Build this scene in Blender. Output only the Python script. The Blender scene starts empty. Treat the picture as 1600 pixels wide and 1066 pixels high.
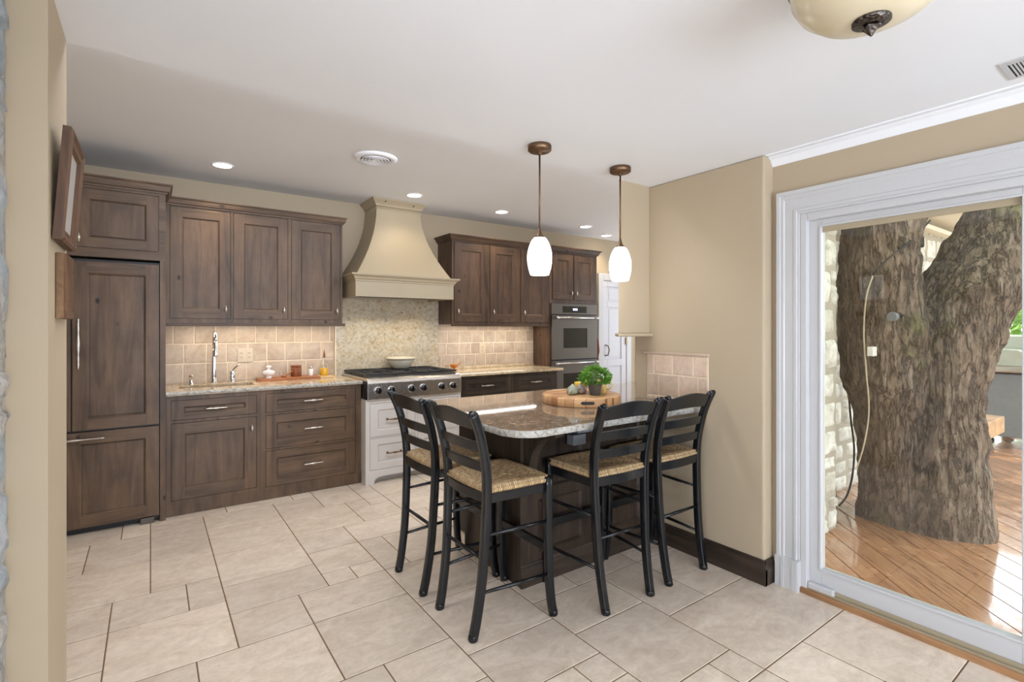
import bpy, bmesh, math, random
from mathutils import Vector, Matrix, noise as mnoise

scn = bpy.context.scene
col = scn.collection
R = math.radians
PI = math.pi

# ------------------------------------------------------------------ camera
cam_data = bpy.data.cameras.new('camera')
cam = bpy.data.objects.new('camera', cam_data)
col.objects.link(cam)
cam.location = (0, 0, 1.37)
cam.rotation_euler = (R(90), 0, R(-35.6))
cam_data.sensor_width = 36
cam_data.lens = 36 * 788 / 1600
cam_data.shift_y = -20.5 / 1600
cam_data.clip_start = 0.02
scn.camera = cam

# ------------------------------------------------------------------ exposure, sky
scn.view_settings.view_transform = 'Standard'
scn.view_settings.look = 'None'
scn.view_settings.exposure = 0.62
scn.view_settings.gamma = 1.0
scn.view_settings.use_curve_mapping = False

world = bpy.data.worlds.new('world')
scn.world = world
world.use_nodes = True
wn = world.node_tree.nodes
wl = world.node_tree.links
wn.clear()
w_out = wn.new('ShaderNodeOutputWorld')
w_bg = wn.new('ShaderNodeBackground')
w_tc = wn.new('ShaderNodeTexCoord')
w_ns = wn.new('ShaderNodeTexNoise')
w_ns.inputs['Scale'].default_value = 3.0
w_ns.inputs['Detail'].default_value = 4.0
w_rp = wn.new('ShaderNodeValToRGB')
w_rp.color_ramp.elements[0].position = 0.35
w_rp.color_ramp.elements[0].color = (0.80, 0.87, 0.95, 1)
w_rp.color_ramp.elements[1].position = 0.65
w_rp.color_ramp.elements[1].color = (1.0, 0.99, 0.97, 1)
wl.new(w_tc.outputs['Generated'], w_ns.inputs['Vector'])
wl.new(w_ns.outputs['Fac'], w_rp.inputs['Fac'])
wl.new(w_rp.outputs['Color'], w_bg.inputs['Color'])
w_bg.inputs['Strength'].default_value = 3.9
wl.new(w_bg.outputs['Background'], w_out.inputs['Surface'])


def lamp(name, kind, loc, energy, color=(1, 1, 1), rot=(0, 0, 0), size=None, size_y=None, spot=None, blend=0.5, radius=0.05):
    d = bpy.data.lights.new(name, kind)
    d.energy = energy
    d.color = color
    if kind == 'AREA':
        d.shape = 'RECTANGLE'
        d.size = size
        d.size_y = size_y or size
    else:
        d.shadow_soft_size = radius
    if kind == 'SPOT':
        d.spot_size = spot
        d.spot_blend = blend
    o = bpy.data.objects.new(name, d)
    o.location = loc
    o.rotation_euler = rot
    col.objects.link(o)
    return o


WARM = (1.0, 0.80, 0.56)
DAY = (0.88, 1.0, 1.20)
SKY = (0.88, 0.98, 1.12)
sun = bpy.data.lights.new('sun', 'SUN')
sun.energy = 1.2
sun.angle = R(25)
sun.color = (1.0, 0.96, 0.9)
so = bpy.data.objects.new('sun', sun)
so.rotation_euler = (R(48), 0, R(20))
col.objects.link(so)
# added fill lights standing in for unseen windows (behind the camera and to the left)
lamp('window_daylight', 'AREA', (0.6, -3.25, 1.35), 205, DAY, (R(114), 0, 0), 4.2, 1.6)
lamp('side_window_daylight', 'AREA', (-3.45, -1.3, 1.3), 80, DAY, (R(110), 0, R(-90)), 2.4, 1.7)
lamp('kitchen_window_daylight', 'AREA', (7.2, 3.5, 1.4), 40, SKY, (R(90), 0, R(90)), 2.2, 1.8)  # added fill for the kitchen; the wall here has no window
# unseen fill light added above the edge of the lower ceiling, brightens the cabinets
lamp('kitchen_ceiling_lights', 'AREA', (1.9, 2.50, 2.585), 50, (0.93, 0.99, 1.12), (R(30), 0, 0), 4.4, 0.4)

# ------------------------------------------------------------------ node helpers


class Mat:
    def __init__(s, name):
        s.m = bpy.data.materials.new(name)
        s.m.use_nodes = True
        s.t = s.m.node_tree
        s.n = s.t.nodes
        s.l = s.t.links
        s.n.clear()
        s.out = s.n.new('ShaderNodeOutputMaterial')
        s.b = s.n.new('ShaderNodeBsdfPrincipled')
        s.l.new(s.b.outputs[0], s.out.inputs['Surface'])
        s.tc = s.n.new('ShaderNodeTexCoord')

    def set(s, **k):
        for a, v in k.items():
            a = a.replace('_', ' ')
            inp = s.b.inputs[a]
            if hasattr(v, 'is_output') or isinstance(v, bpy.types.NodeSocket):
                s.l.new(v, inp)
            elif isinstance(v, (tuple, list)):
                inp.default_value = (*v, 1) if len(v) == 3 else v
            else:
                inp.default_value = v
        return s

    def coord(s, scale=(1, 1, 1), kind='Object', rot=(0, 0, 0), src=None):
        mp = s.n.new('ShaderNodeMapping')
        mp.inputs['Scale'].default_value = scale
        mp.inputs['Rotation'].default_value = rot
        s.l.new(src or s.tc.outputs[kind], mp.inputs['Vector'])
        return mp.outputs[0]

    def noise(s, vec, scale=5, detail=4, rough=0.55, dist=0.0):
        n = s.n.new('ShaderNodeTexNoise')
        n.inputs['Scale'].default_value = scale
        n.inputs['Detail'].default_value = detail
        n.inputs['Roughness'].default_value = rough
        n.inputs['Distortion'].default_value = dist
        s.l.new(vec, n.inputs['Vector'])
        return n.outputs['Fac']

    def voro(s, vec, scale=5, feature='F1', out='Distance'):
        n = s.n.new('ShaderNodeTexVoronoi')
        n.feature = feature
        n.inputs['Scale'].default_value = scale
        s.l.new(vec, n.inputs['Vector'])
        return n.outputs[out]

    def ramp(s, fac, stops, interp='LINEAR'):
        r = s.n.new('ShaderNodeValToRGB')
        e = r.color_ramp.elements
        r.color_ramp.interpolation = interp
        while len(e) < len(stops):
            e.new(0.5)
        for i, (p, c) in enumerate(stops):
            e[i].position = p
            e[i].color = (*c, 1) if isinstance(c, (tuple, list)) else (c, c, c, 1)
        s.l.new(fac, r.inputs[0])
        return r.outputs[0]

    def mix(s, a, b, fac=0.5, mode='MIX'):
        n = s.n.new('ShaderNodeMix')
        n.data_type = 'RGBA'
        n.blend_type = mode
        n.clamp_factor = True
        for key, v in ((0, fac), (6, a), (7, b)):
            if isinstance(v, bpy.types.NodeSocket):
                s.l.new(v, n.inputs[key])
            elif isinstance(v, (tuple, list)):
                n.inputs[key].default_value = (*v, 1) if len(v) == 3 else v
            else:
                n.inputs[key].default_value = v
        return n.outputs[2]

    def math(s, op, a, b=None):
        n = s.n.new('ShaderNodeMath')
        n.operation = op
        for i, v in enumerate((a, b)):
            if v is None:
                continue
            if isinstance(v, bpy.types.NodeSocket):
                s.l.new(v, n.inputs[i])
            else:
                n.inputs[i].default_value = v
        return n.outputs[0]

    def attr(s, name, out='Fac'):
        n = s.n.new('ShaderNodeAttribute')
        n.attribute_name = name
        return n.outputs[out]

    def bump(s, h, strength=0.3, dist=0.01):
        n = s.n.new('ShaderNodeBump')
        n.inputs['Strength'].default_value = strength
        n.inputs['Distance'].default_value = dist
        s.l.new(h, n.inputs['Height'])
        s.l.new(n.outputs[0], s.b.inputs['Normal'])
        return s


def lin(r, g, b):
    f = lambda c: (c / 255 / 12.92) if c / 255 <= 0.04045 else ((c / 255 + 0.055) / 1.055) ** 2.4
    return (f(r), f(g), f(b))


def paint(name, c, rough=0.6, bump=0.08, spec=0.3):
    k = Mat(name)
    v = k.coord()
    n = k.noise(v, 2.0, 3)
    c2 = tuple(x * 0.95 for x in c)
    k.set(Base_Color=k.mix(c2, c, n), Roughness=rough, Specular_IOR_Level=spec)
    if bump:
        k.bump(k.noise(v, 180, 2), bump, 0.002)
    return k.m


def metal(name, c, rough=0.25, brushed=None):
    k = Mat(name)
    k.set(Base_Color=c, Metallic=1.0, Roughness=rough)
    if brushed:
        n = k.noise(k.coord(brushed), 60, 2)
        k.set(Roughness=k.ramp(n, [(0.3, rough * 0.8), (0.7, rough * 1.3)]))
        k.bump(n, 0.05, 0.001)
    return k.m


def plain(name, c, rough=0.5, spec=0.5, coat=0.0):
    k = Mat(name)
    n = k.noise(k.coord(), 14, 3)
    k.set(Base_Color=k.mix(tuple(x * 0.9 for x in c), tuple(min(1, x * 1.06) for x in c), n), Roughness=rough, Specular_IOR_Level=spec, Coat_Weight=coat)
    return k.m


def wood(name, dark, mid, light, axis='z', rough=0.42, knots=True, board=None, spec=0.35):
    """knotty stained wood, grain running along one axis"""
    k = Mat(name)
    long, cross = 1.0, 9.0
    sc = {'x': (long, cross, cross), 'y': (cross, long, cross), 'z': (cross, cross, long)}[axis]
    v = k.coord(sc)
    v1 = k.coord((1, 1, 1))
    fine = k.noise(v, 9, 5, 0.65, 0.4)
    figure = k.noise(v, 1.3, 3, 0.5, 1.6)
    base = k.ramp(figure, [(0.26, dark), (0.5, mid), (0.78, light)])
    base = k.mix(base, dark, k.ramp(fine, [(0.48, 0.0), (0.8, 0.28)]))
    blot = k.noise(v1, 4.5, 4, 0.6)
    base = k.mix(base, k.ramp(blot, [(0.32, (0.66, 0.67, 0.70)), (0.68, (1.05, 1.02, 0.98))]), 0.85, 'MULTIPLY')
    if board:
        br = k.noise(k.coord(board), 1.0, 0)
        base = k.mix(base, k.ramp(br, [(0.35, (0.8, 0.8, 0.8)), (0.65, (1.08, 1.06, 1.03))]), 0.7, 'MULTIPLY')
    if knots:
        s2 = {'x': (2.2, 3.6, 3.6), 'y': (3.6, 2.2, 3.6), 'z': (3.6, 3.6, 2.2)}[axis]
        vd = k.voro(k.coord(s2), 1.7)
        kn = k.ramp(vd, [(0.035, 1.0), (0.10, 0.0)])
        base = k.mix(base, tuple(c * 0.22 for c in dark), kn)
    k.set(Base_Color=base, Roughness=rough, Specular_IOR_Level=spec)
    k.bump(fine, 0.10, 0.003)
    return k.m


# ------------------------------------------------------------------ materials
M = {}
M['wall'] = paint('tan_wall_paint', lin(183, 166, 140), 0.62)
M['ceil'] = paint('white_ceiling_paint', lin(240, 241, 243), 0.8, 0.05)
M['trim'] = paint('white_trim_paint', lin(200, 199, 198), 0.35, 0.0, 0.4)
M['door_white'] = paint('white_door_paint', lin(206, 205, 210), 0.4, 0.0, 0.4)
A1, A2, A3 = lin(77, 60, 46), lin(103, 82, 63), lin(121, 97, 75)
M['alder'] = wood('grey_brown_alder_vertical', A1, A2, A3, 'z', board=(7, 0.1, 0.1))
M['alder_h'] = wood('grey_brown_alder_horizontal', A1, A2, A3, 'x', board=(0.1, 0.1, 9))
W1, W2, W3 = lin(62, 46, 34), lin(89, 68, 52), lin(107, 83, 64)  # same alder stain as the left cabinets; its warm light is put into the colour
M['walnut'] = wood('warm_brown_alder_vertical', W1, W2, W3, 'z', board=(7, 0.1, 0.1))
M['walnut_h'] = wood('warm_brown_alder_horizontal', W1, W2, W3, 'x', board=(0.1, 0.1, 9))
D1, D2, D3 = lin(42, 34, 28), lin(62, 51, 42), lin(78, 65, 54)
M['espresso'] = wood('dark_stained_alder_vertical', D1, D2, D3, 'z', 0.34, board=(7, 7, 0.1))
M['espresso_h'] = wood('dark_stained_alder_horizontal', D1, D2, D3, 'x', 0.34)
M['espresso_y'] = wood('dark_stained_alder_lengthwise', D1, D2, D3, 'y', 0.34)
M['glaze'] = plain('dark_glaze', lin(40, 28, 20), 0.5)  # brown glaze lines; also the painted shade behind door gaps
M['shadow_black'] = plain('black_plastic', (0.008, 0.008, 0.009), 0.5)  # even black for plastic parts
M['cream_white'] = paint('glazed_white_paint', lin(206, 200, 192), 0.4, 0.0, 0.4)
M['white_glaze'] = plain('brown_glaze_line', lin(150, 134, 116), 0.5)
M['hood'] = paint('cream_hood_paint', lin(172, 157, 130), 0.42, 0.0, 0.4)
M['steel'] = metal('brushed_stainless_steel', (0.62, 0.60, 0.57), 0.26, (1, 40, 40))
M['steel_dark'] = metal('grey_stainless_steel', (0.135, 0.12, 0.102), 0.46, (40, 40, 1))
M['nickel'] = metal('antique_nickel', (0.62, 0.57, 0.50), 0.28)
M['chrome'] = metal('chrome', (0.75, 0.75, 0.76), 0.08)
M['bronze'] = metal('bronze', (0.20, 0.125, 0.075), 0.42)
M['iron'] = plain('black_cast_iron', (0.012, 0.012, 0.013), 0.45)
M['black_glass'] = plain('black_oven_glass', (0.006, 0.006, 0.006), 0.06, 0.6)
M['black_wood'] = plain('black_lacquered_wood', (0.0060, 0.0068, 0.0080), 0.24, 0.5)
M['plastic_white'] = plain('ivory_plastic', lin(194, 176, 150), 0.4)
M['white_ceramic'] = plain('white_ceramic', lin(236, 232, 226), 0.15)
M['cream_ceramic'] = plain('cream_ceramic', lin(210, 200, 176), 0.25)


def emis(name, c, s):
    k = Mat(name)
    k.set(Base_Color=(0.9, 0.9, 0.88), Emission_Color=c, Emission_Strength=s)
    return k.m


M['lamp_glass'] = emis('lit_opal_glass', (1.0, 0.95, 0.86), 3.2)
M['can_light'] = emis('lit_recessed_lamp', (1.0, 0.93, 0.82), 8.0)
M['led'] = emis('lit_led_strip', (1.0, 0.90, 0.74), 6.0)
M['display'] = emis('lit_blue_display', (0.35, 0.55, 1.0), 2.0)


def granite():
    k = Mat('polished_granite')
    v = k.coord()
    big = k.noise(k.coord((1.2, 3.0, 3.0), rot=(0, 0.5, 0.5)), 1.6, 5, 0.6, 1.2)
    mid = k.noise(v, 22, 5, 0.7, 0.6)
    c = k.ramp(big, [(0.30, lin(150, 122, 92)), (0.45, lin(198, 172, 132)), (0.60, lin(216, 198, 166)), (0.75, lin(188, 152, 104))])
    c = k.mix(c, k.ramp(mid, [(0.30, lin(120, 96, 74)), (0.5, lin(206, 184, 150)), (0.72, lin(236, 226, 204))]), 0.55)
    vd = k.voro(v, 60)
    sp = k.noise(v, 48, 3, 0.7)
    c = k.mix(c, lin(62, 52, 44), k.ramp(sp, [(0.60, 0.0), (0.70, 0.75)]))
    c = k.mix(c, lin(240, 230, 210), k.ramp(vd, [(0.10, 0.35), (0.3, 0.0)]))
    k.set(Base_Color=c, Roughness=0.09, Specular_IOR_Level=0.6)
    return k.m


M['granite'] = granite()


def granite_pen():
    k = Mat('brown_polished_granite')
    v = k.coord()
    big = k.noise(k.coord((2.2, 4.0, 3.0), rot=(0, 0, 0.7)), 1.5, 6, 0.65, 1.5)
    mid = k.noise(v, 26, 5, 0.7, 0.8)
    c = k.ramp(big, [(0.30, lin(112, 88, 66)), (0.48, lin(138, 116, 94)), (0.62, lin(154, 134, 112)), (0.78, lin(132, 104, 78))])
    c = k.mix(c, k.ramp(mid, [(0.30, lin(92, 72, 58)), (0.5, lin(130, 108, 86)), (0.72, lin(168, 152, 130))]), 0.5)
    sp = k.noise(v, 42, 4, 0.75, 0.5)
    c = k.mix(c, lin(56, 44, 36), k.ramp(sp, [(0.60, 0.0), (0.68, 0.7)]))
    c = k.mix(c, lin(214, 200, 178), k.ramp(sp, [(0.34, 0.6), (0.42, 0.0)]))
    k.set(Base_Color=c, Roughness=0.04, Specular_IOR_Level=0.5)
    return k.m


M['granite_pen'] = granite_pen()


def granite_edge():
    k = Mat('pale_chiselled_granite_edge')
    v = k.coord()
    mid = k.noise(v, 45, 5, 0.7, 0.6)
    c = k.ramp(mid, [(0.34, lin(88, 82, 74)), (0.46, lin(166, 160, 148)), (0.7, lin(204, 202, 194))])
    k.set(Base_Color=c, Roughness=0.35)
    k.bump(mid, 0.5, 0.004)
    return k.m


M['granite_edge'] = granite_edge()


def granite_splash():
    k = Mat('cream_and_gold_granite')
    v = k.coord()
    vr = k.coord((1.0, 1, 2.2), rot=(0, 0.75, 0))
    big = k.noise(vr, 2.6, 6, 0.62, 1.6)
    c = k.ramp(big, [(0.28, lin(176, 142, 92)), (0.42, lin(206, 186, 148)), (0.55, lin(214, 206, 184)), (0.66, lin(196, 182, 150)), (0.8, lin(208, 164, 92))])
    mid = k.noise(v, 34, 5, 0.75, 0.7)
    c = k.mix(c, k.ramp(mid, [(0.30, lin(104, 86, 66)), (0.47, lin(200, 182, 150)), (0.7, lin(238, 230, 208))]), 0.6)
    sp = k.noise(v, 38, 4, 0.75, 0.4)
    c = k.mix(c, lin(58, 50, 40), k.ramp(sp, [(0.62, 0.0), (0.70, 0.8)]))
    c = k.mix(c, (0.78, 0.78, 0.80), 1.0, 'MULTIPLY')
    k.set(Base_Color=c, Roughness=0.14, Specular_IOR_Level=0.5)
    return k.m


M['granite_splash'] = granite_splash()


def tile_mat(name, a, b, rough, bump, pits=True, warm=None):
    k = Mat(name)
    v = k.coord()
    t = k.attr('tint')
    n = k.noise(k.coord((1, 2.0, 1)), 4.2, 8, 0.74, 1.0)
    n2 = k.noise(v, 26, 4, 0.7)
    c = k.mix(a, b, k.ramp(n, [(0.3, 0.0), (0.7, 1.0)]))
    c = k.mix(c, k.ramp(n2, [(0.3, 0.80), (0.6, 1.02)]), 0.6, 'MULTIPLY')
    c = k.mix(c, k.ramp(t, [(0.0, (0.86, 0.85, 0.84)), (1.0, (1.08, 1.07, 1.05))]), 1.0, 'MULTIPLY')
    if pits:
        p = k.noise(k.coord((1, 1, 1)), 70, 2, 0.6)
        c = k.mix(c, tuple(x * 0.5 for x in a), k.ramp(p, [(0.70, 0.0), (0.76, 0.6)]))
    k.set(Base_Color=c, Roughness=rough, Specular_IOR_Level=0.4)
    k.bump(n2, bump, 0.004)
    return k.m


M['floor_tile'] = tile_mat('beige_travertine_floor_tile', lin(204, 186, 165), lin(238, 224, 206), 0.36, 0.15)
M['grout'] = plain('tan_grout', lin(126, 102, 80), 0.9, 0.1)
M['splash_tile'] = tile_mat('tumbled_travertine_wall_tile', lin(172, 151, 129), lin(200, 183, 163), 0.6, 0.5)
M['pillar_tile'] = tile_mat('pinkish_travertine_wall_tile', lin(192, 167, 144), lin(220, 199, 178), 0.6, 0.5)
M['splash_grout'] = plain('cream_grout', lin(226, 206, 180), 0.9, 0.1)


def rush():
    k = Mat('woven_rush')
    uv = k.tc.outputs['UV']
    sep = k.n.new('ShaderNodeSeparateXYZ')
    k.l.new(uv, sep.inputs[0])
    wob = k.noise(k.coord((1, 1, 1)), 14, 2)
    u = k.math('ADD', sep.outputs[0], k.math('MULTIPLY', wob, 0.008))
    st = k.math('SINE', k.math('MULTIPLY', u, 2 * PI / 0.0105))
    h = k.math('MULTIPLY_ADD', st, 0.5)
    h.node.inputs[2].default_value = 0.5
    cmb = k.n.new('ShaderNodeCombineXYZ')
    k.l.new(k.math('MULTIPLY', u, 75.0), cmb.inputs[0])
    k.l.new(k.math('MULTIPLY', sep.outputs[1], 9.0), cmb.inputs[1])
    strand = k.noise(cmb.outputs[0], 1.0, 2)
    c = k.ramp(strand, [(0.28, lin(146, 108, 70)), (0.5, lin(206, 174, 128)), (0.72, lin(236, 214, 176))])
    c = k.mix(c, lin(92, 62, 34), k.ramp(h, [(0.0, 0.65), (0.35, 0.0)]))
    k.set(Base_Color=c, Roughness=0.62, Specular_IOR_Level=0.3)
    k.bump(h, 0.8, 0.005)
    return k.m


M['rush'] = rush()


def bark():
    k = Mat('tree_bark')
    v = k.coord()
    vs = k.coord((1, 1, 0.30))
    n = k.noise(vs, 26, 7, 0.75, 0.3)
    pl = k.math('ABSOLUTE', k.math('SUBTRACT', k.noise(k.coord((1, 1, 0.22)), 17, 4, 0.65, 0.15), 0.5))
    crack = k.ramp(pl, [(0.0, 1.0), (0.03, 0.45), (0.07, 0.0)])
    big = k.noise(v, 1.6, 4, 0.6)
    c = k.ramp(n, [(0.28, lin(98, 81, 69)), (0.5, lin(140, 121, 106)), (0.72, lin(182, 166, 150))])
    c = k.mix(c, lin(78, 62, 50), k.math('MULTIPLY', crack, 0.7))
    c = k.mix(c, k.ramp(big, [(0.35, (0.80, 0.77, 0.74)), (0.65, (1.05, 1.03, 1.0))]), 0.8, 'MULTIPLY')
    moss = k.noise(k.coord((1, 1, 0.6)), 2.3, 4, 0.6)
    c = k.mix(c, lin(112, 116, 56), k.ramp(moss, [(0.57, 0.0), (0.70, 0.7)]))
    k.set(Base_Color=c, Roughness=0.85, Specular_IOR_Level=0.25)
    k.bump(k.math('ADD', k.math('MULTIPLY', crack, -1.0), n), 0.9, 0.025)
    return k.m


M['bark'] = bark()
M['cut_wood'] = plain('bare_wood_scar', lin(196, 150, 112), 0.7)


def stone():
    k = Mat('pale_limestone')
    v = k.coord()
    t = k.attr('tint')
    n = k.noise(v, 9, 6, 0.7, 0.5)
    c = k.ramp(n, [(0.28, lin(166, 160, 150)), (0.5, lin(220, 218, 212)), (0.72, lin(244, 243, 240))])
    c = k.mix(c, k.ramp(t, [(0, (0.86, 0.83, 0.78)), (1, (1.04, 1.04, 1.03))]), 1.0, 'MULTIPLY')
    k.set(Base_Color=c, Roughness=0.85, Specular_IOR_Level=0.2)
    k.bump(n, 0.8, 0.02)
    return k.m


M['stone'] = stone()


def stone_grey():
    k = Mat('grey_blue_limestone')
    v = k.coord()
    n = k.noise(v, 22, 6, 0.7, 0.8)
    n2 = k.noise(v, 5, 3)
    c = k.ramp(n, [(0.28, lin(124, 118, 112)), (0.5, lin(176, 170, 162)), (0.72, lin(212, 208, 200))])
    c = k.mix(c, lin(158, 176, 188), k.ramp(n2, [(0.45, 0.0), (0.6, 0.6)]))
    k.set(Base_Color=c, Roughness=0.8, Specular_IOR_Level=0.3)
    k.bump(n, 0.8, 0.02)
    return k.m


M['stone_grey'] = stone_grey()
M['mortar'] = plain('pale_mortar', lin(176, 168, 154), 0.95, 0.1)


def deck_mat():
    k = Mat('wet_red_brown_deck_board')
    a = 47.5
    v = k.coord((1, 1, 1), rot=(0, 0, R(-a)))
    v2 = k.coord((0.8, 9, 9), src=v)
    g = k.noise(v2, 6, 5, 0.65, 0.5)
    wet = k.noise(v, 1.7, 4, 0.6)
    t = k.attr('tint')
    c = k.ramp(g, [(0.3, lin(138, 90, 62)), (0.5, lin(190, 136, 98)), (0.72, lin(212, 164, 126))])
    c = k.mix(c, k.ramp(t, [(0, (0.85, 0.84, 0.83)), (1, (1.06, 1.04, 1.02))]), 1.0, 'MULTIPLY')
    k.set(Base_Color=c, Roughness=k.ramp(wet, [(0.38, 0.40), (0.55, 0.08)]), Specular_IOR_Level=0.7, Coat_Weight=k.ramp(wet, [(0.42, 0.1), (0.52, 1.0)]), Coat_Roughness=0.05)
    k.bump(k.math('ADD', g, k.noise(k.coord(), 120, 2)), 0.12, 0.004)
    return k.m


M['deck'] = deck_mat()
M['deck_gap'] = plain('dark_soil', lin(34, 22, 16), 0.9, 0.1)  # dark slab just under the boards, seen in the gaps


def leaf_mat(name, a, b):
    k = Mat(name)
    n = k.noise(k.coord(), 9, 2)
    k.set(Base_Color=k.mix(a, b, k.ramp(n, [(0.35, 0.0), (0.65, 1.0)])), Roughness=0.45, Specular_IOR_Level=0.4)
    tr = k.n.new('ShaderNodeBsdfTranslucent')
    tr.inputs[0].default_value = (*b, 1)
    mx = k.n.new('ShaderNodeMixShader')
    mx.inputs[0].default_value = 0.35
    k.l.new(k.b.outputs[0], mx.inputs[1])
    k.l.new(tr.outputs[0], mx.inputs[2])
    k.l.new(mx.outputs[0], k.out.inputs['Surface'])
    return k.m


M['leaf_bright'] = leaf_mat('bright_green_leaf', lin(64, 112, 34), lin(120, 168, 62))
M['leaf_tree'] = leaf_mat('sunlit_green_leaf', lin(96, 140, 58), lin(176, 206, 112))  # pale yellow-green of the shrub and tree leaves


def glass_pane(name, tint=(1, 1, 1), refl=1.0):
    k = Mat(name)
    fr = k.n.new('ShaderNodeFresnel')
    fr.inputs['IOR'].default_value = 1.5
    tr = k.n.new('ShaderNodeBsdfTransparent')
    tr.inputs[0].default_value = (*tint, 1)
    gl = k.n.new('ShaderNodeBsdfGlossy')
    gl.inputs['Roughness'].default_value = 0.0
    mx = k.n.new('ShaderNodeMixShader')
    k.l.new(k.math('MULTIPLY', fr.outputs[0], refl), mx.inputs[0])
    k.l.new(tr.outputs[0], mx.inputs[1])
    k.l.new(gl.outputs[0], mx.inputs[2])
    k.l.new(mx.outputs[0], k.out.inputs['Surface'])
    return k.m


M['pane'] = glass_pane('door_glass', (0.93, 0.95, 0.95), 1.5)


def clear_glass():
    k = Mat('clear_glass')
    lw = k.n.new('ShaderNodeLayerWeight')
    lw.inputs['Blend'].default_value = 0.35
    tr = k.n.new('ShaderNodeBsdfTransparent')
    tr.inputs[0].default_value = (0.97, 0.975, 0.97, 1)
    gl = k.n.new('ShaderNodeBsdfGlossy')
    gl.inputs['Roughness'].default_value = 0.03
    mx = k.n.new('ShaderNodeMixShader')
    k.l.new(k.math('MULTIPLY_ADD', k.math('POWER', lw.outputs['Facing'], 3.0), 0.45), mx.inputs[0])
    mx.inputs[0].links[0].from_node.inputs[2].default_value = 0.04
    k.l.new(tr.outputs[0], mx.inputs[1])
    k.l.new(gl.outputs[0], mx.inputs[2])
    k.l.new(mx.outputs[0], k.out.inputs['Surface'])
    return k.m


M['clear'] = clear_glass()
M['pic_glass'] = plain('picture_print', lin(206, 204, 196), 0.12)


def butcher(name, stops, scale):
    k = Mat(name)
    v = k.coord(scale)
    s = k.n.new('ShaderNodeTexBrick')
    k.l.new(v, s.inputs['Vector'])
    s.inputs['Color1'].default_value = (*stops[0], 1)
    s.inputs['Color2'].default_value = (*stops[1], 1)
    s.inputs['Mortar'].default_value = (*stops[2], 1)
    s.inputs['Scale'].default_value = 1.0
    s.inputs['Mortar Size'].default_value = 0.006
    s.inputs['Bias'].default_value = 0.1
    s.inputs['Brick Width'].default_value = 0.9
    s.inputs['Row Height'].default_value = 0.24
    g = k.noise(k.coord((4, 30, 30)), 3, 4)
    c = k.mix(s.outputs[0], k.ramp(g, [(0.3, 0.78), (0.7, 1.08)]), 0.7, 'MULTIPLY')
    k.set(Base_Color=c, Roughness=0.4)
    return k.m


M['butcher'] = butcher('striped_acacia_block', [lin(140, 80, 46), lin(224, 178, 126), lin(140, 92, 58)], (5, 5, 0.3))
M['board_red'] = wood('reddish_cutting_board_wood', lin(140, 84, 48), lin(172, 110, 66), lin(190, 130, 84), 'x', 0.4, False)
M['board_pale'] = wood('pale_cutting_board_wood', lin(190, 150, 96), lin(216, 182, 128), lin(228, 200, 150), 'x', 0.4, False)
M['copper_wood'] = wood('red_brown_canister_wood', lin(104, 54, 28), lin(140, 78, 42), lin(160, 96, 56), 'z', 0.35, False)
M['frame_wood'] = wood('weathered_brown_frame_wood', lin(70, 48, 34), lin(104, 74, 52), lin(132, 96, 66), 'z', 0.5, False)
M['plaque_wood'] = wood('rustic_plaque_wood', lin(84, 60, 40), lin(118, 88, 60), lin(146, 114, 80), 'y', 0.6, True)
M['sill_wood'] = wood('oak_sill_wood', lin(140, 100, 66), lin(172, 128, 88), lin(190, 148, 106), 'y', 0.4, False)
M['timber'] = wood('brown_timber', lin(150, 110, 74), lin(184, 142, 100), lin(206, 168, 124), 'y', 0.6, True)
M['sink'] = plain('brown_composite_sink', lin(124, 92, 58), 0.35)
M['oil'] = plain('golden_oil', lin(214, 160, 20), 0.08, 0.6)
M['amber'] = plain('amber_glass', lin(190, 112, 34), 0.08, 0.7)
M['pot'] = plain('dark_grey_pot', lin(88, 82, 74), 0.7)
M['yellow'] = plain('yellow_ceramic', lin(232, 186, 52), 0.25)
M['mug'] = plain('pale_yellow_ceramic', lin(226, 196, 120), 0.25)
M['soil'] = plain('potting_soil', lin(50, 36, 26), 0.95)
M['green_stone'] = plain('grey_green_pottery', lin(150, 154, 134), 0.4)
M['brown_stone'] = Mat('mottled_brown_pottery')
_k = M['brown_stone']
_k.set(Base_Color=_k.ramp(_k.noise(_k.coord(), 40, 4), [(0.35, lin(96, 70, 62)), (0.5, lin(168, 140, 120)), (0.65, lin(120, 128, 140))]), Roughness=0.3)
M['brown_stone'] = _k.m
M['alabaster'] = plain('cream_alabaster_glass', lin(226, 214, 184), 0.25)
M['hammered'] = Mat('hammered_dark_bronze')
_k = M['hammered']
_k.set(Base_Color=(0.10, 0.085, 0.075), Metallic=1.0, Roughness=0.35)
_k.bump(_k.voro(_k.coord(), 90), 0.8, 0.006)
M['hammered'] = _k.m
M['vent_dark'] = plain('dark_vent_opening', (0.02, 0.02, 0.021), 0.8)
M['grill_grey'] = plain('grey_grill_steel', lin(126, 130, 134), 0.4)
M['grill_lid'] = plain('sage_grey_grill_lid', lin(176, 180, 168), 0.35)
M['cable_pale'] = plain('pale_cable', lin(190, 176, 150), 0.6)
M['cable_dark'] = plain('black_cable', lin(44, 38, 34), 0.6)
M['fabric_red'] = plain('red_brown_cloth', lin(132, 72, 54), 0.9)
M['soffit'] = paint('white_soffit', lin(236, 230, 216), 0.6)
M['ground'] = plain('garden_ground', lin(110, 120, 70), 0.95)

# ------------------------------------------------------------------ mesh helper


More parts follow.
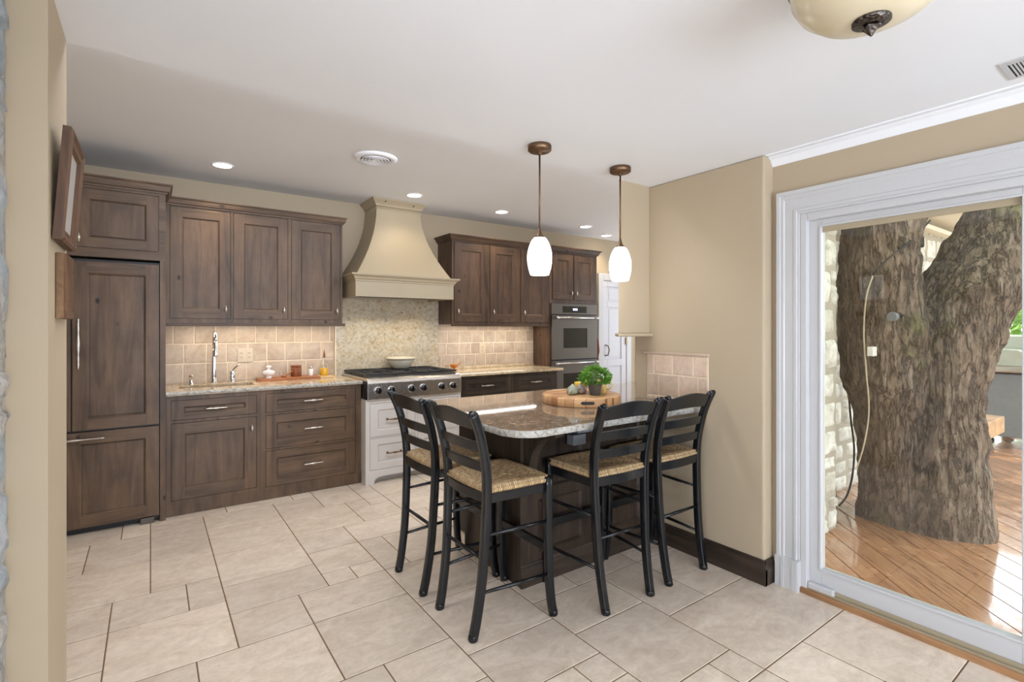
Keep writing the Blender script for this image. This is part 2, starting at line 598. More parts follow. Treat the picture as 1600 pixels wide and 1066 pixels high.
class MB:
    def __init__(s):
        s.bm = bmesh.new()
        s.mats = []

    def mi(s, m):
        if m is None:
            return 0
        if m not in s.mats:
            s.mats.append(m)
        return s.mats.index(m)

    def face(s, vs, m=None, smooth=False):
        try:
            f = s.bm.faces.new(vs)
        except ValueError:
            return None
        f.material_index = s.mi(m)
        f.smooth = smooth
        return f

    def quad(s, pts, m=None, smooth=False):
        return s.face([s.bm.verts.new(p) for p in pts], m, smooth)

    def box(s, x0, x1, y0, y1, z0, z1, m=None):
        v = [s.bm.verts.new((x, y, z)) for z in (z0, z1) for y in (y0, y1) for x in (x0, x1)]
        for q in ((0, 2, 3, 1), (4, 5, 7, 6), (0, 1, 5, 4), (2, 6, 7, 3), (0, 4, 6, 2), (1, 3, 7, 5)):
            s.face([v[i] for i in q], m)
        return s

    def cells(s, x0, x1, z0, z1, ya, yb, holes, m=None, plane='xz'):
        """slab with rectangular openings"""
        xs = sorted({x0, x1, *[h[0] for h in holes], *[h[1] for h in holes]})
        zs = sorted({z0, z1, *[h[2] for h in holes], *[h[3] for h in holes]})
        for i in range(len(xs) - 1):
            for j in range(len(zs) - 1):
                cx, cz = (xs[i] + xs[i + 1]) / 2, (zs[j] + zs[j + 1]) / 2
                if any(h[0] < cx < h[1] and h[2] < cz < h[3] for h in holes):
                    continue
                if plane == 'xz':
                    s.box(xs[i], xs[i + 1], ya, yb, zs[j], zs[j + 1], m)
                elif plane == 'xy':
                    s.box(xs[i], xs[i + 1], zs[j], zs[j + 1], ya, yb, m)
                else:
                    s.box(ya, yb, xs[i], xs[i + 1], zs[j], zs[j + 1], m)
        return s

    def prism(s, poly, axis, a, b, m=None, smooth=False):
        f = {'x': lambda u, v, w: (w, u, v), 'y': lambda u, v, w: (u, w, v), 'z': lambda u, v, w: (u, v, w)}[axis]
        A = [s.bm.verts.new(f(u, v, a)) for u, v in poly]
        B = [s.bm.verts.new(f(u, v, b)) for u, v in poly]
        n = len(poly)
        s.face(A[::-1], m)
        s.face(B, m)
        for i in range(n):
            s.face([A[i], A[(i + 1) % n], B[(i + 1) % n], B[i]], m, smooth)
        return s

    def lathe(s, prof, c=(0, 0, 0), n=24, axis='z', m=None, caps=True, smooth=True, sx=1.0, sy=1.0):
        rings = []
        for r, h in prof:
            ring = []
            for i in range(n):
                a = 2 * PI * i / n
                u, v = r * math.cos(a) * sx, r * math.sin(a) * sy
                p = {'z': (u, v, h), 'x': (h, u, v), 'y': (u, h, v)}[axis]
                ring.append(s.bm.verts.new((c[0] + p[0], c[1] + p[1], c[2] + p[2])))
            rings.append(ring)
        for a, b in zip(rings, rings[1:]):
            for i in range(n):
                s.face([a[i], a[(i + 1) % n], b[(i + 1) % n], b[i]], m, smooth)
        if caps:
            s.face(rings[0][::-1], m)
            s.face(rings[-1], m)
        return s

    def tube(s, pts, r, n=8, m=None, caps=True, sec=None, up=None):
        """sweep a round (or sec polygon) section along pts; r scalar or list"""
        pts = [Vector(p) for p in pts]
        k = len(pts)
        rs = r if isinstance(r, (list, tuple)) else [r] * k
        rings = []
        prev = None
        for i, p in enumerate(pts):
            t = (pts[min(i + 1, k - 1)] - pts[max(i - 1, 0)]).normalized()
            ref = Vector(up) if up else (prev or (Vector((0, 0, 1)) if abs(t.z) < 0.9 else Vector((1, 0, 0))))
            x = ref - t * ref.dot(t)
            if x.length < 1e-6:
                x = Vector((1, 0, 0)) - t * t.x
            x.normalize()
            prev = x
            y = t.cross(x)
            ring = []
            if sec:
                for u, v in sec:
                    ring.append(s.bm.verts.new(p + x * u * rs[i] + y * v * rs[i]))
            else:
                for j in range(n):
                    a = 2 * PI * j / n
                    ring.append(s.bm.verts.new(p + (x * math.cos(a) + y * math.sin(a)) * rs[i]))
            rings.append(ring)
        q = len(rings[0])
        for a, b in zip(rings, rings[1:]):
            for j in range(q):
                s.face([a[j], a[(j + 1) % q], b[(j + 1) % q], b[j]], m, not sec or len(sec) > 6)
        if caps:
            s.face(rings[0][::-1], m)
            s.face(rings[-1], m)
        return s

    def ball(s, c, r, m=None, sx=1, sy=1, sz=1, n=16):
        prof = [(max(1e-4, r * math.sin(PI * i / 10)), -r * math.cos(PI * i / 10) * sz) for i in range(11)]
        return s.lathe(prof, c, n, 'z', m, True, True, sx, sy)

    def build(s, name, mat=None, parent=None, bevel=0, seg=2, world=True, loc=None, normals=True):
        if normals:
            bmesh.ops.recalc_face_normals(s.bm, faces=s.bm.faces)
        me = bpy.data.meshes.new(name)
        if parent is not None and world:
            o_ = base_of(parent)
            for v in s.bm.verts:
                v.co -= o_
        elif loc is not None:
            for v in s.bm.verts:
                v.co -= Vector(loc)
        s.bm.to_mesh(me)
        s.bm.free()
        for m in (s.mats or [mat]):
            me.materials.append(m)
        o = bpy.data.objects.new(name, me)
        col.objects.link(o)
        if parent is not None:
            o.parent = parent
        elif loc is not None:
            o.location = loc
        if bevel:
            md = o.modifiers.new('bevel', 'BEVEL')
            md.width = bevel
            md.segments = seg
            md.limit_method = 'ANGLE'
            md.angle_limit = R(40)
        return o


def base_of(o):
    v = Vector((0, 0, 0))
    while o is not None:
        v += o.location
        o = o.parent
    return v


def tag(o, label, cat, group=None, kind=None):
    if label:
        o['label'] = label
    if cat:
        o['category'] = cat
    if group:
        o['group'] = group
    if kind:
        o['kind'] = kind
    return o


def thing(name, loc, label, cat, group=None, kind=None):
    o = bpy.data.objects.new(name, None)
    o.empty_display_size = 0.1
    col.objects.link(o)
    o.location = loc
    return tag(o, label, cat, group, kind)


def struct(o):
    o['kind'] = 'structure'
    return o


def box_obj(name, mat, *b, parent=None, bevel=0.0):
    return MB().box(*b).build(name, mat, parent, bevel)


def copy_tree(o, parent=None):
    c = o.copy()
    col.objects.link(c)
    c.parent = parent
    for ch in list(o.children):
        copy_tree(ch, c)
    return c


# ================================================================== SETTING
YW = 5.0       # back wall
YU = 4.68      # face of the upper cabinets
ZD = 2.295     # dining ceiling
ZK = 2.61      # kitchen ceiling
YE = 2.165     # edge between the two ceilings


def tiles_mesh(name, rects, grout_rect, mat, gmat, plane, off, th, gap, rnd, bev=0.003, irregular=0.0, parent=None):
    """rects (u0,u1,v0,v1); plane 'xy' (floor, up +z) or 'xz' (wall facing -y) or 'yz' (wall facing -x)"""
    mb = MB()
    lay = mb.bm.loops.layers.float_color.new('tint')
    P = {'xy': lambda u, v, w: (u, v, off + w), 'xz': lambda u, v, w: (u, off - w, v), 'yz': lambda u, v, w: (off - w, u, v)}[plane]
    flip = plane == 'xz'
    for (u0, u1, v0, v1) in rects:
        j = lambda: rnd.uniform(-irregular, irregular)
        g = gap / 2
        t = rnd.random()
        o = [(u0 + g + j(), v0 + g + j()), (u1 - g + j(), v0 + g + j()), (u1 - g + j(), v1 - g + j()), (u0 + g + j(), v1 - g + j())]
        cu, cv = (u0 + u1) / 2, (v0 + v1) / 2

        def inset(p, d):
            return (p[0] + (d if p[0] < cu else -d), p[1] + (d if p[1] < cv else -d))
        L0 = [mb.bm.verts.new(P(*p, -0.001)) for p in o]
        L1 = [mb.bm.verts.new(P(*p, th - bev * 0.7)) for p in o]
        L2 = [mb.bm.verts.new(P(*inset(p, bev), th)) for p in o]
        fs = [mb.face(L2, mat)]
        for i in range(4):
            k = (i + 1) % 4
            fs.append(mb.face([L1[i], L1[k], L2[k], L2[i]], mat))
            fs.append(mb.face([L0[i], L0[k], L1[k], L1[i]], mat))
        for f in fs:
            if f:
                for l in f.loops:
                    l[lay] = (t, t, t, 1)
    a, b, c, d = grout_rect
    dep = 0.05 if plane == 'xy' else 0.008
    if plane == 'xy':
        mb.box(a, b, c, d, off - dep, off + th - 0.0016, gmat)
    elif plane == 'xz':
        mb.box(a, b, off - th + 0.003, off - 0.0005, c, d, gmat)
    else:
        mb.box(off - th + 0.003, off - 0.0005, a, b, c, d, gmat)
    return mb.build(name, None, parent)


# ---- floor: modular travertine pattern on a 0.154 m grid
def make_floor():
    rnd = random.Random(4)
    gx = lambda i: -0.157 + i * 0.1545
    gy = lambda j: 1.055 + j * 0.1535
    fixed = [(0, 3, 9, 12), (0, 2, 12, 14), (2, 3, 12, 14), (1, 3, 14, 17), (3, 6, 13, 16), (3, 6, 11, 13), (3, 5, 9, 11), (5, 8, 9, 11),
             (5, 8, 6, 9), (2, 5, 6, 9), (6, 7, 11, 12), (7, 8, 11, 12), (6, 8, 12, 14), (6, 8, 14, 16), (6, 9, 16, 19), (6, 8, 19, 21),
             (8, 10, 19, 22), (9, 10, 18, 19), (9, 11, 16, 18), (8, 11, 5, 8), (8, 11, 8, 11), (8, 11, 3, 5), (10, 11, 2, 3), (8, 10, 1, 3),
             (6, 8, 4, 6), (3, 6, 4, 6), (11, 14, 1, 4), (11, 14, 4, 6), (14, 16, 3, 6), (16, 19, 3, 6), (14, 19, 0, 3), (16, 19, -3, 0),
             (14, 16, -2, 0), (11, 13, 6, 8), (8, 9, 11, 14), (3, 6, 16, 19), (1, 3, 17, 21), (3, 6, 19, 21), (-2, 1, 14, 17)]
    i0, i1, j0, j1 = -22, 48, -28, 26
    used = set()
    rects = []

    def put(a, b, c, d):
        for i in range(a, b):
            for j in range(c, d):
                used.add((i, j))
        rects.append((gx(a), gx(b), gy(c), gy(d)))
    for f in fixed:
        if any((i, j) in used for i in range(f[0], f[1]) for j in range(f[2], f[3])):
            continue
        put(*f)
    sizes = [(3, 3), (3, 2), (2, 3), (2, 2), (3, 3), (2, 2), (2, 1), (1, 1)]
    for j in range(j0, j1):
        for i in range(i0, i1):
            if (i, j) in used:
                continue
            opts = sizes[:6]
            rnd.shuffle(opts)
            for (a, b) in opts + [(2, 1), (1, 2), (1, 1)]:
                if i + a > i1 or j + b > j1:
                    continue
                if any((p, q) in used for p in range(i, i + a) for q in range(j, j + b)):
                    continue
                put(i, i + a, j, j + b)
                break
    keep = [r for r in rects if r[0] < 2.74 or r[2] > 2.1]
    keep = [(r[0], min(r[1], 2.75) if r[2] < 2.0 else r[1], r[2], min(r[3], YW)) for r in keep if r[2] < YW]
    o = tiles_mesh('floor', keep, (gx(i0), 2.75, gy(j0), YW + 0.06), M['floor_tile'], M['grout'], 'xy', -0.012, 0.012, 0.0055, rnd, 0.002)
    return struct(o)


make_floor()
struct(box_obj('floor.001', M['grout'], 2.75, 7.3, 2.2, 5.0, -0.06, -0.0125))

# ---- ceiling (dining level, then the higher kitchen level)
mb = MB()
mb.box(-3.6, 3.0, -3.4, YE, ZD, ZK + 0.1)
mb.box(-1.2, 7.4, YE, YW + 0.2, ZK, ZK + 0.1)
struct(mb.build('ceiling', M['ceil']))

# ---- walls
struct(box_obj('wall_back', M['wall'], -1.2, 7.4, YW, YW + 0.12, 0, ZK))
struct(MB().box(-1.2, -0.93, YE, YW, 0, ZK).box(-1.6, -0.222, 1.804, YE, 0, ZD).build('wall_left', M['wall']))
mb = MB()                                             # right side: pillar, door wall, wall between kitchen and garden
mb.cells(-3.4, 1.405, 0, ZD, 2.75, 2.95, [(-0.95, 1.263, -0.01, 1.965)], None, 'yz')
struct(mb.build('wall_right', M['wall']))
struct(MB().box(2.66, 2.95, 1.405, 2.29, 0, ZD).box(2.66, 2.95, YE, 2.29, ZD, ZK).build('wall_pillar', M['wall'], bevel=0.012, seg=3))
struct(MB().box(2.95, 7.3, 2.05, 2.29, -0.1, ZK).build('wall_garden', M['wall']))
struct(box_obj('wall_kitchen_right', M['wall'], 7.3, 7.4, 2.05, YW + 0.12, 0, ZK))
struct(MB().prism([(2.365, YE), (2.66, YE), (2.66, 2.29), (2.52, 2.29)], 'z', 1.335, ZK).build('wall_hanging', M['wall'], bevel=0.004))
struct(MB().prism([(2.330, YE - 0.03), (2.66, YE - 0.03), (2.66, 2.32), (2.50, 2.32)], 'z', 1.315, 1.335).build('trim_1', M['wall'], bevel=0.006))
# rear and left of the dining room (behind the camera), solid
struct(MB().box(-3.6, 3.0, -3.4, -3.3, 0, ZD).build('wall_rear', M['wall']))
struct(MB().box(-3.6, -3.5, -3.4, 1.804, 0, ZD).build('wall_far_left', M['wall']))
mb = MB()
mb.box(-3.6, -1.6, 1.804, 1.9, 0, ZD)
struct(mb.build('wall_left_return', M['wall']))


def rough_stone_wall(name, u0, u1, z0, z1, place, rnd, hmin, hmax, wmin, wmax, mat, gap=0.022, bulge=0.04):
    """courses of irregular bulging stones over mortar; place(u, z, depth) -> world point"""
    mb = MB()
    lay = mb.bm.loops.layers.float_color.new('tint')
    z = z0
    while z < z1 - 0.01:
        h = min(rnd.uniform(hmin, hmax), z1 - z)
        if z1 - z - h < hmin * 0.6:
            h = z1 - z
        u = u0
        while u < u1 - 0.01:
            w = min(rnd.uniform(wmin, wmax), u1 - u)
            if u1 - u - w < wmin * 0.6:
                w = u1 - u
            parts = [(z, z + h)]
            if h > hmin * 1.5 and rnd.random() < 0.45:
                q = z + h * rnd.uniform(0.35, 0.65)
                parts = [(z, q), (q, z + h)]
            for (a, b) in parts:
                t = rnd.random()
                N = 6
                dep = rnd.uniform(0.6, 1.15) * bulge
                sd = Vector((rnd.uniform(0, 99), rnd.uniform(0, 99), rnd.uniform(0, 99)))
                g = gap / 2
                grid = []
                for i in range(N + 1):
                    row = []
                    for j in range(N + 1):
                        fu, fv = i / N, j / N
                        e = min(fu, 1 - fu, fv, 1 - fv) * 2
                        d = dep * min(1, (e * 2.6) ** 0.55) if e > 0 else -0.01
                        nz = mnoise.noise(sd + Vector((fu * 2.5, fv * 2.5, 0)))
                        if e > 0:
                            d += nz * 0.014
                        ju = mnoise.noise(sd + Vector((fu * 2, fv * 2, 7))) * 0.012
                        jv = mnoise.noise(sd + Vector((fu * 2, fv * 2, 17))) * 0.012
                        row.append(mb.bm.verts.new(place(u + g + (w - gap) * fu + ju, a + g + (b - a - gap) * fv + jv, d)))
                    grid.append(row)
                for i in range(N):
                    for j in range(N):
                        f = mb.face([grid[i][j], grid[i + 1][j], grid[i + 1][j + 1], grid[i][j + 1]], mat, True)
                        if f:
                            for l in f.loops:
                                l[lay] = (t, t, t, 1)
            u += w
        z += h
    return mb


rnd = random.Random(11)
mb = rough_stone_wall('s', 0.95, 1.80, 0.0, ZD, lambda u, z, d: (-0.315 + d, u, z), rnd, 0.10, 0.24, 0.18, 0.4, M['stone_grey'], 0.012, 0.026)
mb.box(-0.5, -0.303, 0.95, 1.803, 0, ZD, M['stone_grey'])
struct(mb.build('stone_wall', None))

# crown over the door wall, pillar baseboard, casing
mb = MB()
prof = [(2.75, ZD), (2.75, ZD - 0.052), (2.744, ZD - 0.052), (2.738, ZD - 0.043), (2.722, ZD - 0.02), (2.705, ZD - 0.012), (2.70, ZD)]
mb2 = MB()
for a, b in ((-3.3, 1.404),):
    A = [mb.bm.verts.new((x, a, z)) for x, z in prof]
    B = [mb.bm.verts.new((x, b, z)) for x, z in prof]
    for i in range(len(prof)):
        k = (i + 1) % len(prof)
        mb.face([A[i], A[k], B[k], B[i]])
    mb.face(A)
    mb.face(B[::-1])
mb.box(2.672, 2.70, -3.3, 1.404, ZD - 0.007, ZD)
struct(mb.build('trim_2', M['ceil']))
mb2.bm.free()


def baseboard_profile(t=0.018, h=0.13):
    return [(0, 0), (t, 0), (t, h * 0.66), (t - 0.004, h * 0.70), (t - 0.004, h * 0.80), (t - 0.009, h * 0.86), (t - 0.009, h * 0.93), (t - 0.013, h), (0, h)]


mb = MB()
bp = baseboard_profile()
mb.prism([(2.66 - t, z) for t, z in bp], 'y', 1.387, 2.14)          # along the pillar (X constant) -> profile in x,z
mb.prism([(1.405 - t, z) for t, z in bp], 'x', 2.643, 2.745)
struct(mb.build('baseboard_right', M['espresso_y']))

# door casing (stepped white trim)
mb = MB()


cprof = [(0.0, 0.0), (0.0, 0.028), (0.16, 0.028), (0.18, 0.022), (0.32, 0.022), (0.36, 0.016), (0.76, 0.016), (0.79, 0.020), (0.90, 0.020), (0.92, 0.012), (1.0, 0.012), (1.0, 0.0)]
rows = []
for o_, th in cprof:
    y_, z_ = 1.372 - o_ * 0.109, 2.087 - o_ * 0.125
    rows.append([mb.bm.verts.new(p) for p in ((2.7505 - th, y_, 0.0), (2.7505 - th, y_, z_), (2.7505 - th, -1.05, z_))])
for a, b in zip(rows, rows[1:]):
    for i in range(2):
        mb.face([a[i], a[i + 1], b[i + 1], b[i]])
mb.box(2.716, 2.75, 1.258, 1.377, 0.0, 0.16)
mb.box(2.712, 2.75, 1.262, 1.29, 0.0, 0.155)
mb.box(2.712, 2.75, 1.33, 1.345, 0.0, 0.158)
struct(mb.build('trim_3', M['trim']))

# ---- sliding glass door
d1 = thing('door_1', (2.80, 0.6, 0), None, None, kind='structure')
mb = MB()
mb.box(2.752, 2.93, 1.232, 1.263, 0.0, 1.965)
mb.box(2.752, 2.93, -0.95, -0.92, 0.0, 1.965)
mb.box(2.752, 2.93, -0.92, 1.232, 1.925, 1.965)
mb.build('door_frame', M['trim'], d1, bevel=0.003)
mb = MB()
mb.box(2.788, 2.83, 1.176, 1.232, 0.045, 1.925)
mb.box(2.788, 2.83, 0.375, 0.445, 0.045, 1.925)
mb.box(2.788, 2.83, 0.445, 1.176, 1.888, 1.925)
mb.box(2.788, 2.83, 0.445, 1.176, 0.045, 0.137)
for b in ((2.782, 2.79, 1.176, 1.186, 0.137, 1.888), (2.782, 2.79, 0.435, 0.445, 0.137, 1.888), (2.782, 2.79, 0.435, 1.186, 0.127, 0.137), (2.782, 2.79, 0.435, 1.186, 1.888, 1.898)):
    mb.box(*b)
mb.build('sash', M['trim'], d1, bevel=0.002)
box_obj('glass_pane', M['pane'], 2.807, 2.811, 0.44, 1.18, 0.13, 1.89, parent=d1)
mb = MB()
mb.box(2.838, 2.88, -0.92, -0.85, 0.045, 1.925).box(2.838, 2.88, 0.375, 0.445, 0.045, 1.925)
mb.box(2.838, 2.88, -0.85, 0.375, 1.888, 1.925).box(2.838, 2.88, -0.85, 0.375, 0.045, 0.137)
mb.build('sash', M['trim'], d1, bevel=0.002)
box_obj('glass_pane', M['pane'], 2.857, 2.861, -0.86, 0.38, 0.13, 1.89, parent=d1)
mb = MB()
mb.box(2.752, 2.78, -0.92, 1.232, 0.0, 0.022).box(2.78, 2.93, -0.92, 1.232, 0, 0.02).box(2.786, 2.79, -0.92, 1.23, 0.02, 0.045).box(2.832, 2.836, -0.92, 1.23, 0.02, 0.045).box(2.756, 2.76, -0.92, 1.23, 0.022, 0.032)
mb.build('track', M['hood'], d1)
box_obj('sill', M['sill_wood'], 2.735, 2.756, -0.95, 1.262, -0.002, 0.026, parent=d1, bevel=0.004)
box_obj('door_stop', M['trim'], 2.757, 2.785, 1.11, 1.23, 0.022, 0.058, parent=d1, bevel=0.006)
box_obj('blind_headrail', M['hood'], 2.80, 2.806, 0.445, 1.176, 1.86, 1.888, parent=d1)


# ---- white interior doors on the back wall
def panel_door_white(name, x0, x1, z1, panels, cas, hinge_x=None, handle_x=None):
    d = thing(name, (x0, YW, 0), None, None, kind='structure')
    mb = MB()
    mb.cells(x0, x1, 0.01, z1, YW - 0.02, YW + 0.0, [(a, b, c, e) for a, b, c, e in panels])
    for a, b, c, e in panels:
        mb.box(a, b, YW - 0.008, YW, c, e)
        mb.box(a + 0.03, b - 0.03, YW - 0.013, YW - 0.007, c + 0.03, e - 0.03)
    mb.build('door_leaf', M['door_white'], d, bevel=0.003)
    mb = MB()
    mb.box(x0 - cas, x0 - 0.004, YW - 0.03, YW, 0, z1 + cas)
    mb.box(x1 + 0.004, x1 + cas, YW - 0.03, YW, 0, z1 + cas)
    mb.box(x0 - 0.004, x1 + 0.004, YW - 0.03, YW, z1 + 0.005, z1 + cas)
    mb.build('door_casing', M['trim'], d, bevel=0.004)
    if hinge_x:
        for z in (0.25, 1.18, 1.8):
            box_obj('hinge', M['bronze'], hinge_x - 0.02, hinge_x + 0.012, YW - 0.034, YW - 0.021, z - 0.05, z + 0.05, parent=d)
    if handle_x:
        mb = MB()
        mb.tube([(handle_x, YW - 0.021, 1.13), (handle_x + 0.03, YW - 0.05, 1.12), (handle_x + 0.045, YW - 0.06, 1.06), (handle_x + 0.03, YW - 0.05, 0.99), (handle_x, YW - 0.021, 0.98)], 0.008)
        mb.build('door_handle', M['bronze'], d)
    return d


panel_door_white('door_2', 5.135, 5.60, 2.03, [(5.22, 5.50, 0.2, 0.83), (5.22, 5.50, 0.93, 1.66), (5.22, 5.50, 1.74, 1.95)], 0.10, 5.60, 5.165)
panel_door_white('door_3', 5.96, 6.75, 2.03, [(6.06, 6.32, 0.2, 0.83), (6.40, 6.66, 0.2, 0.83), (6.06, 6.32, 0.97, 1.9), (6.40, 6.66, 0.97, 1.9)], 0.12)

# ================================================================== CABINETS


def knob(parent, x, z, yf, mat=None):
    mb = MB()
    mb.lathe([(0.004, 0.0), (0.004, 0.016)], (x, yf - 0.016, z), 8, 'y')
    mb.lathe([(0.001, -0.030), (0.004, -0.026), (0.0035, -0.020), (0.009, -0.008), (0.0105, 0.0), (0.009, 0.008), (0.0035, 0.020), (0.004, 0.026), (0.001, 0.030)], (x, yf - 0.022, z), 10)
    return mb.build('knob', mat or M['nickel'], parent)


def pull(parent, x, z, yf, L=0.13, vertical=False, mat=None, dots=False):
    mb = MB()
    prof = [(0.002, -L / 2 - 0.008), (0.005, -L / 2 - 0.003), (0.004, -L / 2 + 0.01), (0.006, -L * 0.30), (0.0045, -L * 0.22), (0.0085, -L * 0.08), (0.0095, 0), (0.0085, L * 0.08), (0.0045, L * 0.22), (0.006, L * 0.30), (0.004, L / 2 - 0.01), (0.005, L / 2 + 0.003), (0.002, L / 2 + 0.008)]
    mb.lathe(prof, (x, yf - 0.030, z), 10, 'z' if vertical else 'x')
    for s in (-1, 1):
        p = (x, yf - 0.03, z + s * L * 0.42) if vertical else (x + s * L * 0.42, yf - 0.03, z)
        mb.lathe([(0.004, 0), (0.004, 0.022), (0.010, 0.026), (0.010, 0.0305)], p, 8, 'y')
    return mb.build('handle', mat or M['nickel'], parent)


def front(name, parent, x0, x1, z0, z1, yf, sw, mats, rw=None, th=0.02, horiz=False, rec=0.009):
    """inset frame-and-panel front facing -y: mats = (vertical grain, horizontal grain, glaze)"""
    mv, mh, mg = mats
    rw = rw or sw
    g = 0.0032
    x0 += g
    x1 -= g
    z0 += g
    z1 -= g
    mb = MB()
    mb.box(x0, x0 + sw, yf, yf + th, z0, z1, mv)
    mb.box(x1 - sw, x1, yf, yf + th, z0, z1, mv)
    mb.box(x0 + sw, x1 - sw, yf, yf + th, z0, z0 + rw, mh)
    mb.box(x0 + sw, x1 - sw, yf, yf + th, z1 - rw, z1, mh)
    a0, a1, c0, c1 = x0 + sw, x1 - sw, z0 + rw, z1 - rw
    s1, s2 = 0.009, 0.0115
    rings = [(0, 0), (s1, rec), (s2, rec), ]
    pts = []
    for ins, dy in rings:
        pts.append([(a0 + ins, yf + dy, c0 + ins), (a1 - ins, yf + dy, c0 + ins), (a1 - ins, yf + dy, c1 - ins), (a0 + ins, yf + dy, c1 - ins)])
    for r in range(len(pts) - 1):
        for i in range(4):
            k = (i + 1) % 4
            mb.quad([pts[r][i], pts[r][k], pts[r + 1][k], pts[r + 1][i]], (mv if i in (1, 3) else mh) if r == 0 else mg)
    mb.quad(pts[-1], mh if horiz else mv)
    return mb.build(name, None, parent, normals=True)


def crown(mb, x0, x1, yf, z0, z1, proj, ends=(True, True), yb=YW, m=None):
    """cabinet crown: profile swept along the front with mitred returns"""
    h = z1 - z0
    prof = [(0.0, 0.0), (0.010, 0.0), (0.012, 0.16 * h), (0.022, 0.24 * h), (0.026, 0.45 * h), (proj * 0.75, 0.74 * h), (proj * 0.80, 0.80 * h), (proj, 0.86 * h), (proj, h), (0.0, h)]
    rows = []
    e0, e1 = ends
    for p, z in prof:
        row = []
        if e0:
            row.append((x0 - p, yb, z0 + z))
        row.append((x0 - (p if e0 else 0), yf - p, z0 + z))
        row.append((x1 + (p if e1 else 0), yf - p, z0 + z))
        if e1:
            row.append((x1 + p, yb, z0 + z))
        rows.append([mb.bm.verts.new(q) for q in row])
    n = len(rows)
    for a, b in zip(rows, rows[1:]):
        for i in range(len(a) - 1):
            mb.face([a[i], a[i + 1], b[i + 1], b[i]], m)
    mb.face([r[0] for r in rows], m)
    mb.face([r[-1] for r in rows][::-1], m)
    top = rows[-2]
    mb.box(x0, x1, yf, yb, z0, z1, m)


AL = (M['alder'], M['alder_h'], M['glaze'])
WN = (M['walnut'], M['walnut_h'], M['glaze'])
ES = (M['espresso'], M['espresso_h'], M['glaze'])
CW = (M['cream_white'], M['cream_white'], M['white_glaze'])


def cabinet_body(parent, x0, x1, z0, z1, yf, yb, holes, mat, name='carcass', toe=None, ztop=None):
    mb = MB()
    mb.cells(x0, x1, z0, z1, yf, yf + 0.02, holes, mat)
    mb.box(x0, x1, yf + 0.030, yb, z0, ztop or z1, mat)
    for h in holes:
        mb.quad([(h[0] - 0.01, yf + 0.0265, h[2] - 0.01), (h[1] + 0.01, yf + 0.0265, h[2] - 0.01), (h[1] + 0.01, yf + 0.0265, h[3] + 0.01), (h[0] - 0.01, yf + 0.0265, h[3] + 0.01)], M['glaze'])  # dark sheet behind the opening: gap shade put into the colour
    if toe:
        mb.box(x0, x1, yf + toe[1], yb, toe[0], z0, mat)
    return mb.build(name, None, parent)


# ---- refrigerator with wood panels
YF = 4.352
fr = thing('refrigerator', (-0.41, 4.70, 0), 'built-in refrigerator faced with grey-brown wood panels, left of the sink run', 'refrigerator')
box_obj('case', M['shadow_black'], -0.885, 0.05, YF + 0.03, YW - 0.02, 0.03, 1.83, parent=fr)


def fridge_front(name, x0, x1, z0, z1, two=False):
    mb = MB()
    sw = 0.075
    cells = [(x0, x1)] if not two else [(x0, (x0 + x1) / 2), ((x0 + x1) / 2, x1)]
    for (a, b) in cells:
        l = sw if not two or a == x0 else sw / 2
        r = sw if not two or b == x1 else sw / 2
        mb.box(a, a + l, YF, YF + 0.028, z0, z1, M['alder'])
        mb.box(b - r, b, YF, YF + 0.028, z0, z1, M['alder'])
        mb.box(a + l, b - r, YF, YF + 0.028, z0, z0 + 0.078, M['alder_h'])
        mb.box(a + l, b - r, YF, YF + 0.028, z1 - 0.078, z1, M['alder_h'])
        a0, a1, c0, c1 = a + l, b - r, z0 + 0.078, z1 - 0.078
        P0 = [(a0, YF, c0), (a1, YF, c0), (a1, YF, c1), (a0, YF, c1)]
        s = 0.010
        P1 = [(a0 + s, YF + 0.010, c0 + s), (a1 - s, YF + 0.010, c0 + s), (a1 - s, YF + 0.010, c1 - s), (a0 + s, YF + 0.010, c1 - s)]
        s = 0.013
        P2 = [(a0 + s, YF + 0.010, c0 + s), (a1 - s, YF + 0.010, c0 + s), (a1 - s, YF + 0.010, c1 - s), (a0 + s, YF + 0.010, c1 - s)]
        for A, B, mm in ((P0, P1, M['alder']), (P1, P2, M['glaze'])):
            for i in range(4):
                k = (i + 1) % 4
                mb.quad([A[i], A[k], B[k], B[i]], mm)
        mb.quad(P2, M['alder'])
    return mb.build(name, None, fr)


dr = fridge_front('door', -0.418, 0.046, 0.692, 1.813)
pull(dr, -0.386, 1.263, YF, 0.32, True)
dl = fridge_front('door', -0.885, -0.426, 0.692, 1.813)
pull(dl, -0.458, 1.263, YF, 0.32, True)
fz = fridge_front('freezer_drawer', -0.885, 0.046, 0.048, 0.678, True)
pull(fz, -0.42, 0.636, YF, 0.32)
box_obj('toe_grille', M['shadow_black'], -0.88, 0.04, YF + 0.06, YF + 0.09, 0.0, 0.05, parent=fr)
box_obj('levelling_foot', M['steel_dark'], -0.06, 0.02, YF - 0.004, YF + 0.05, 0.0, 0.042, parent=fr, bevel=0.004)

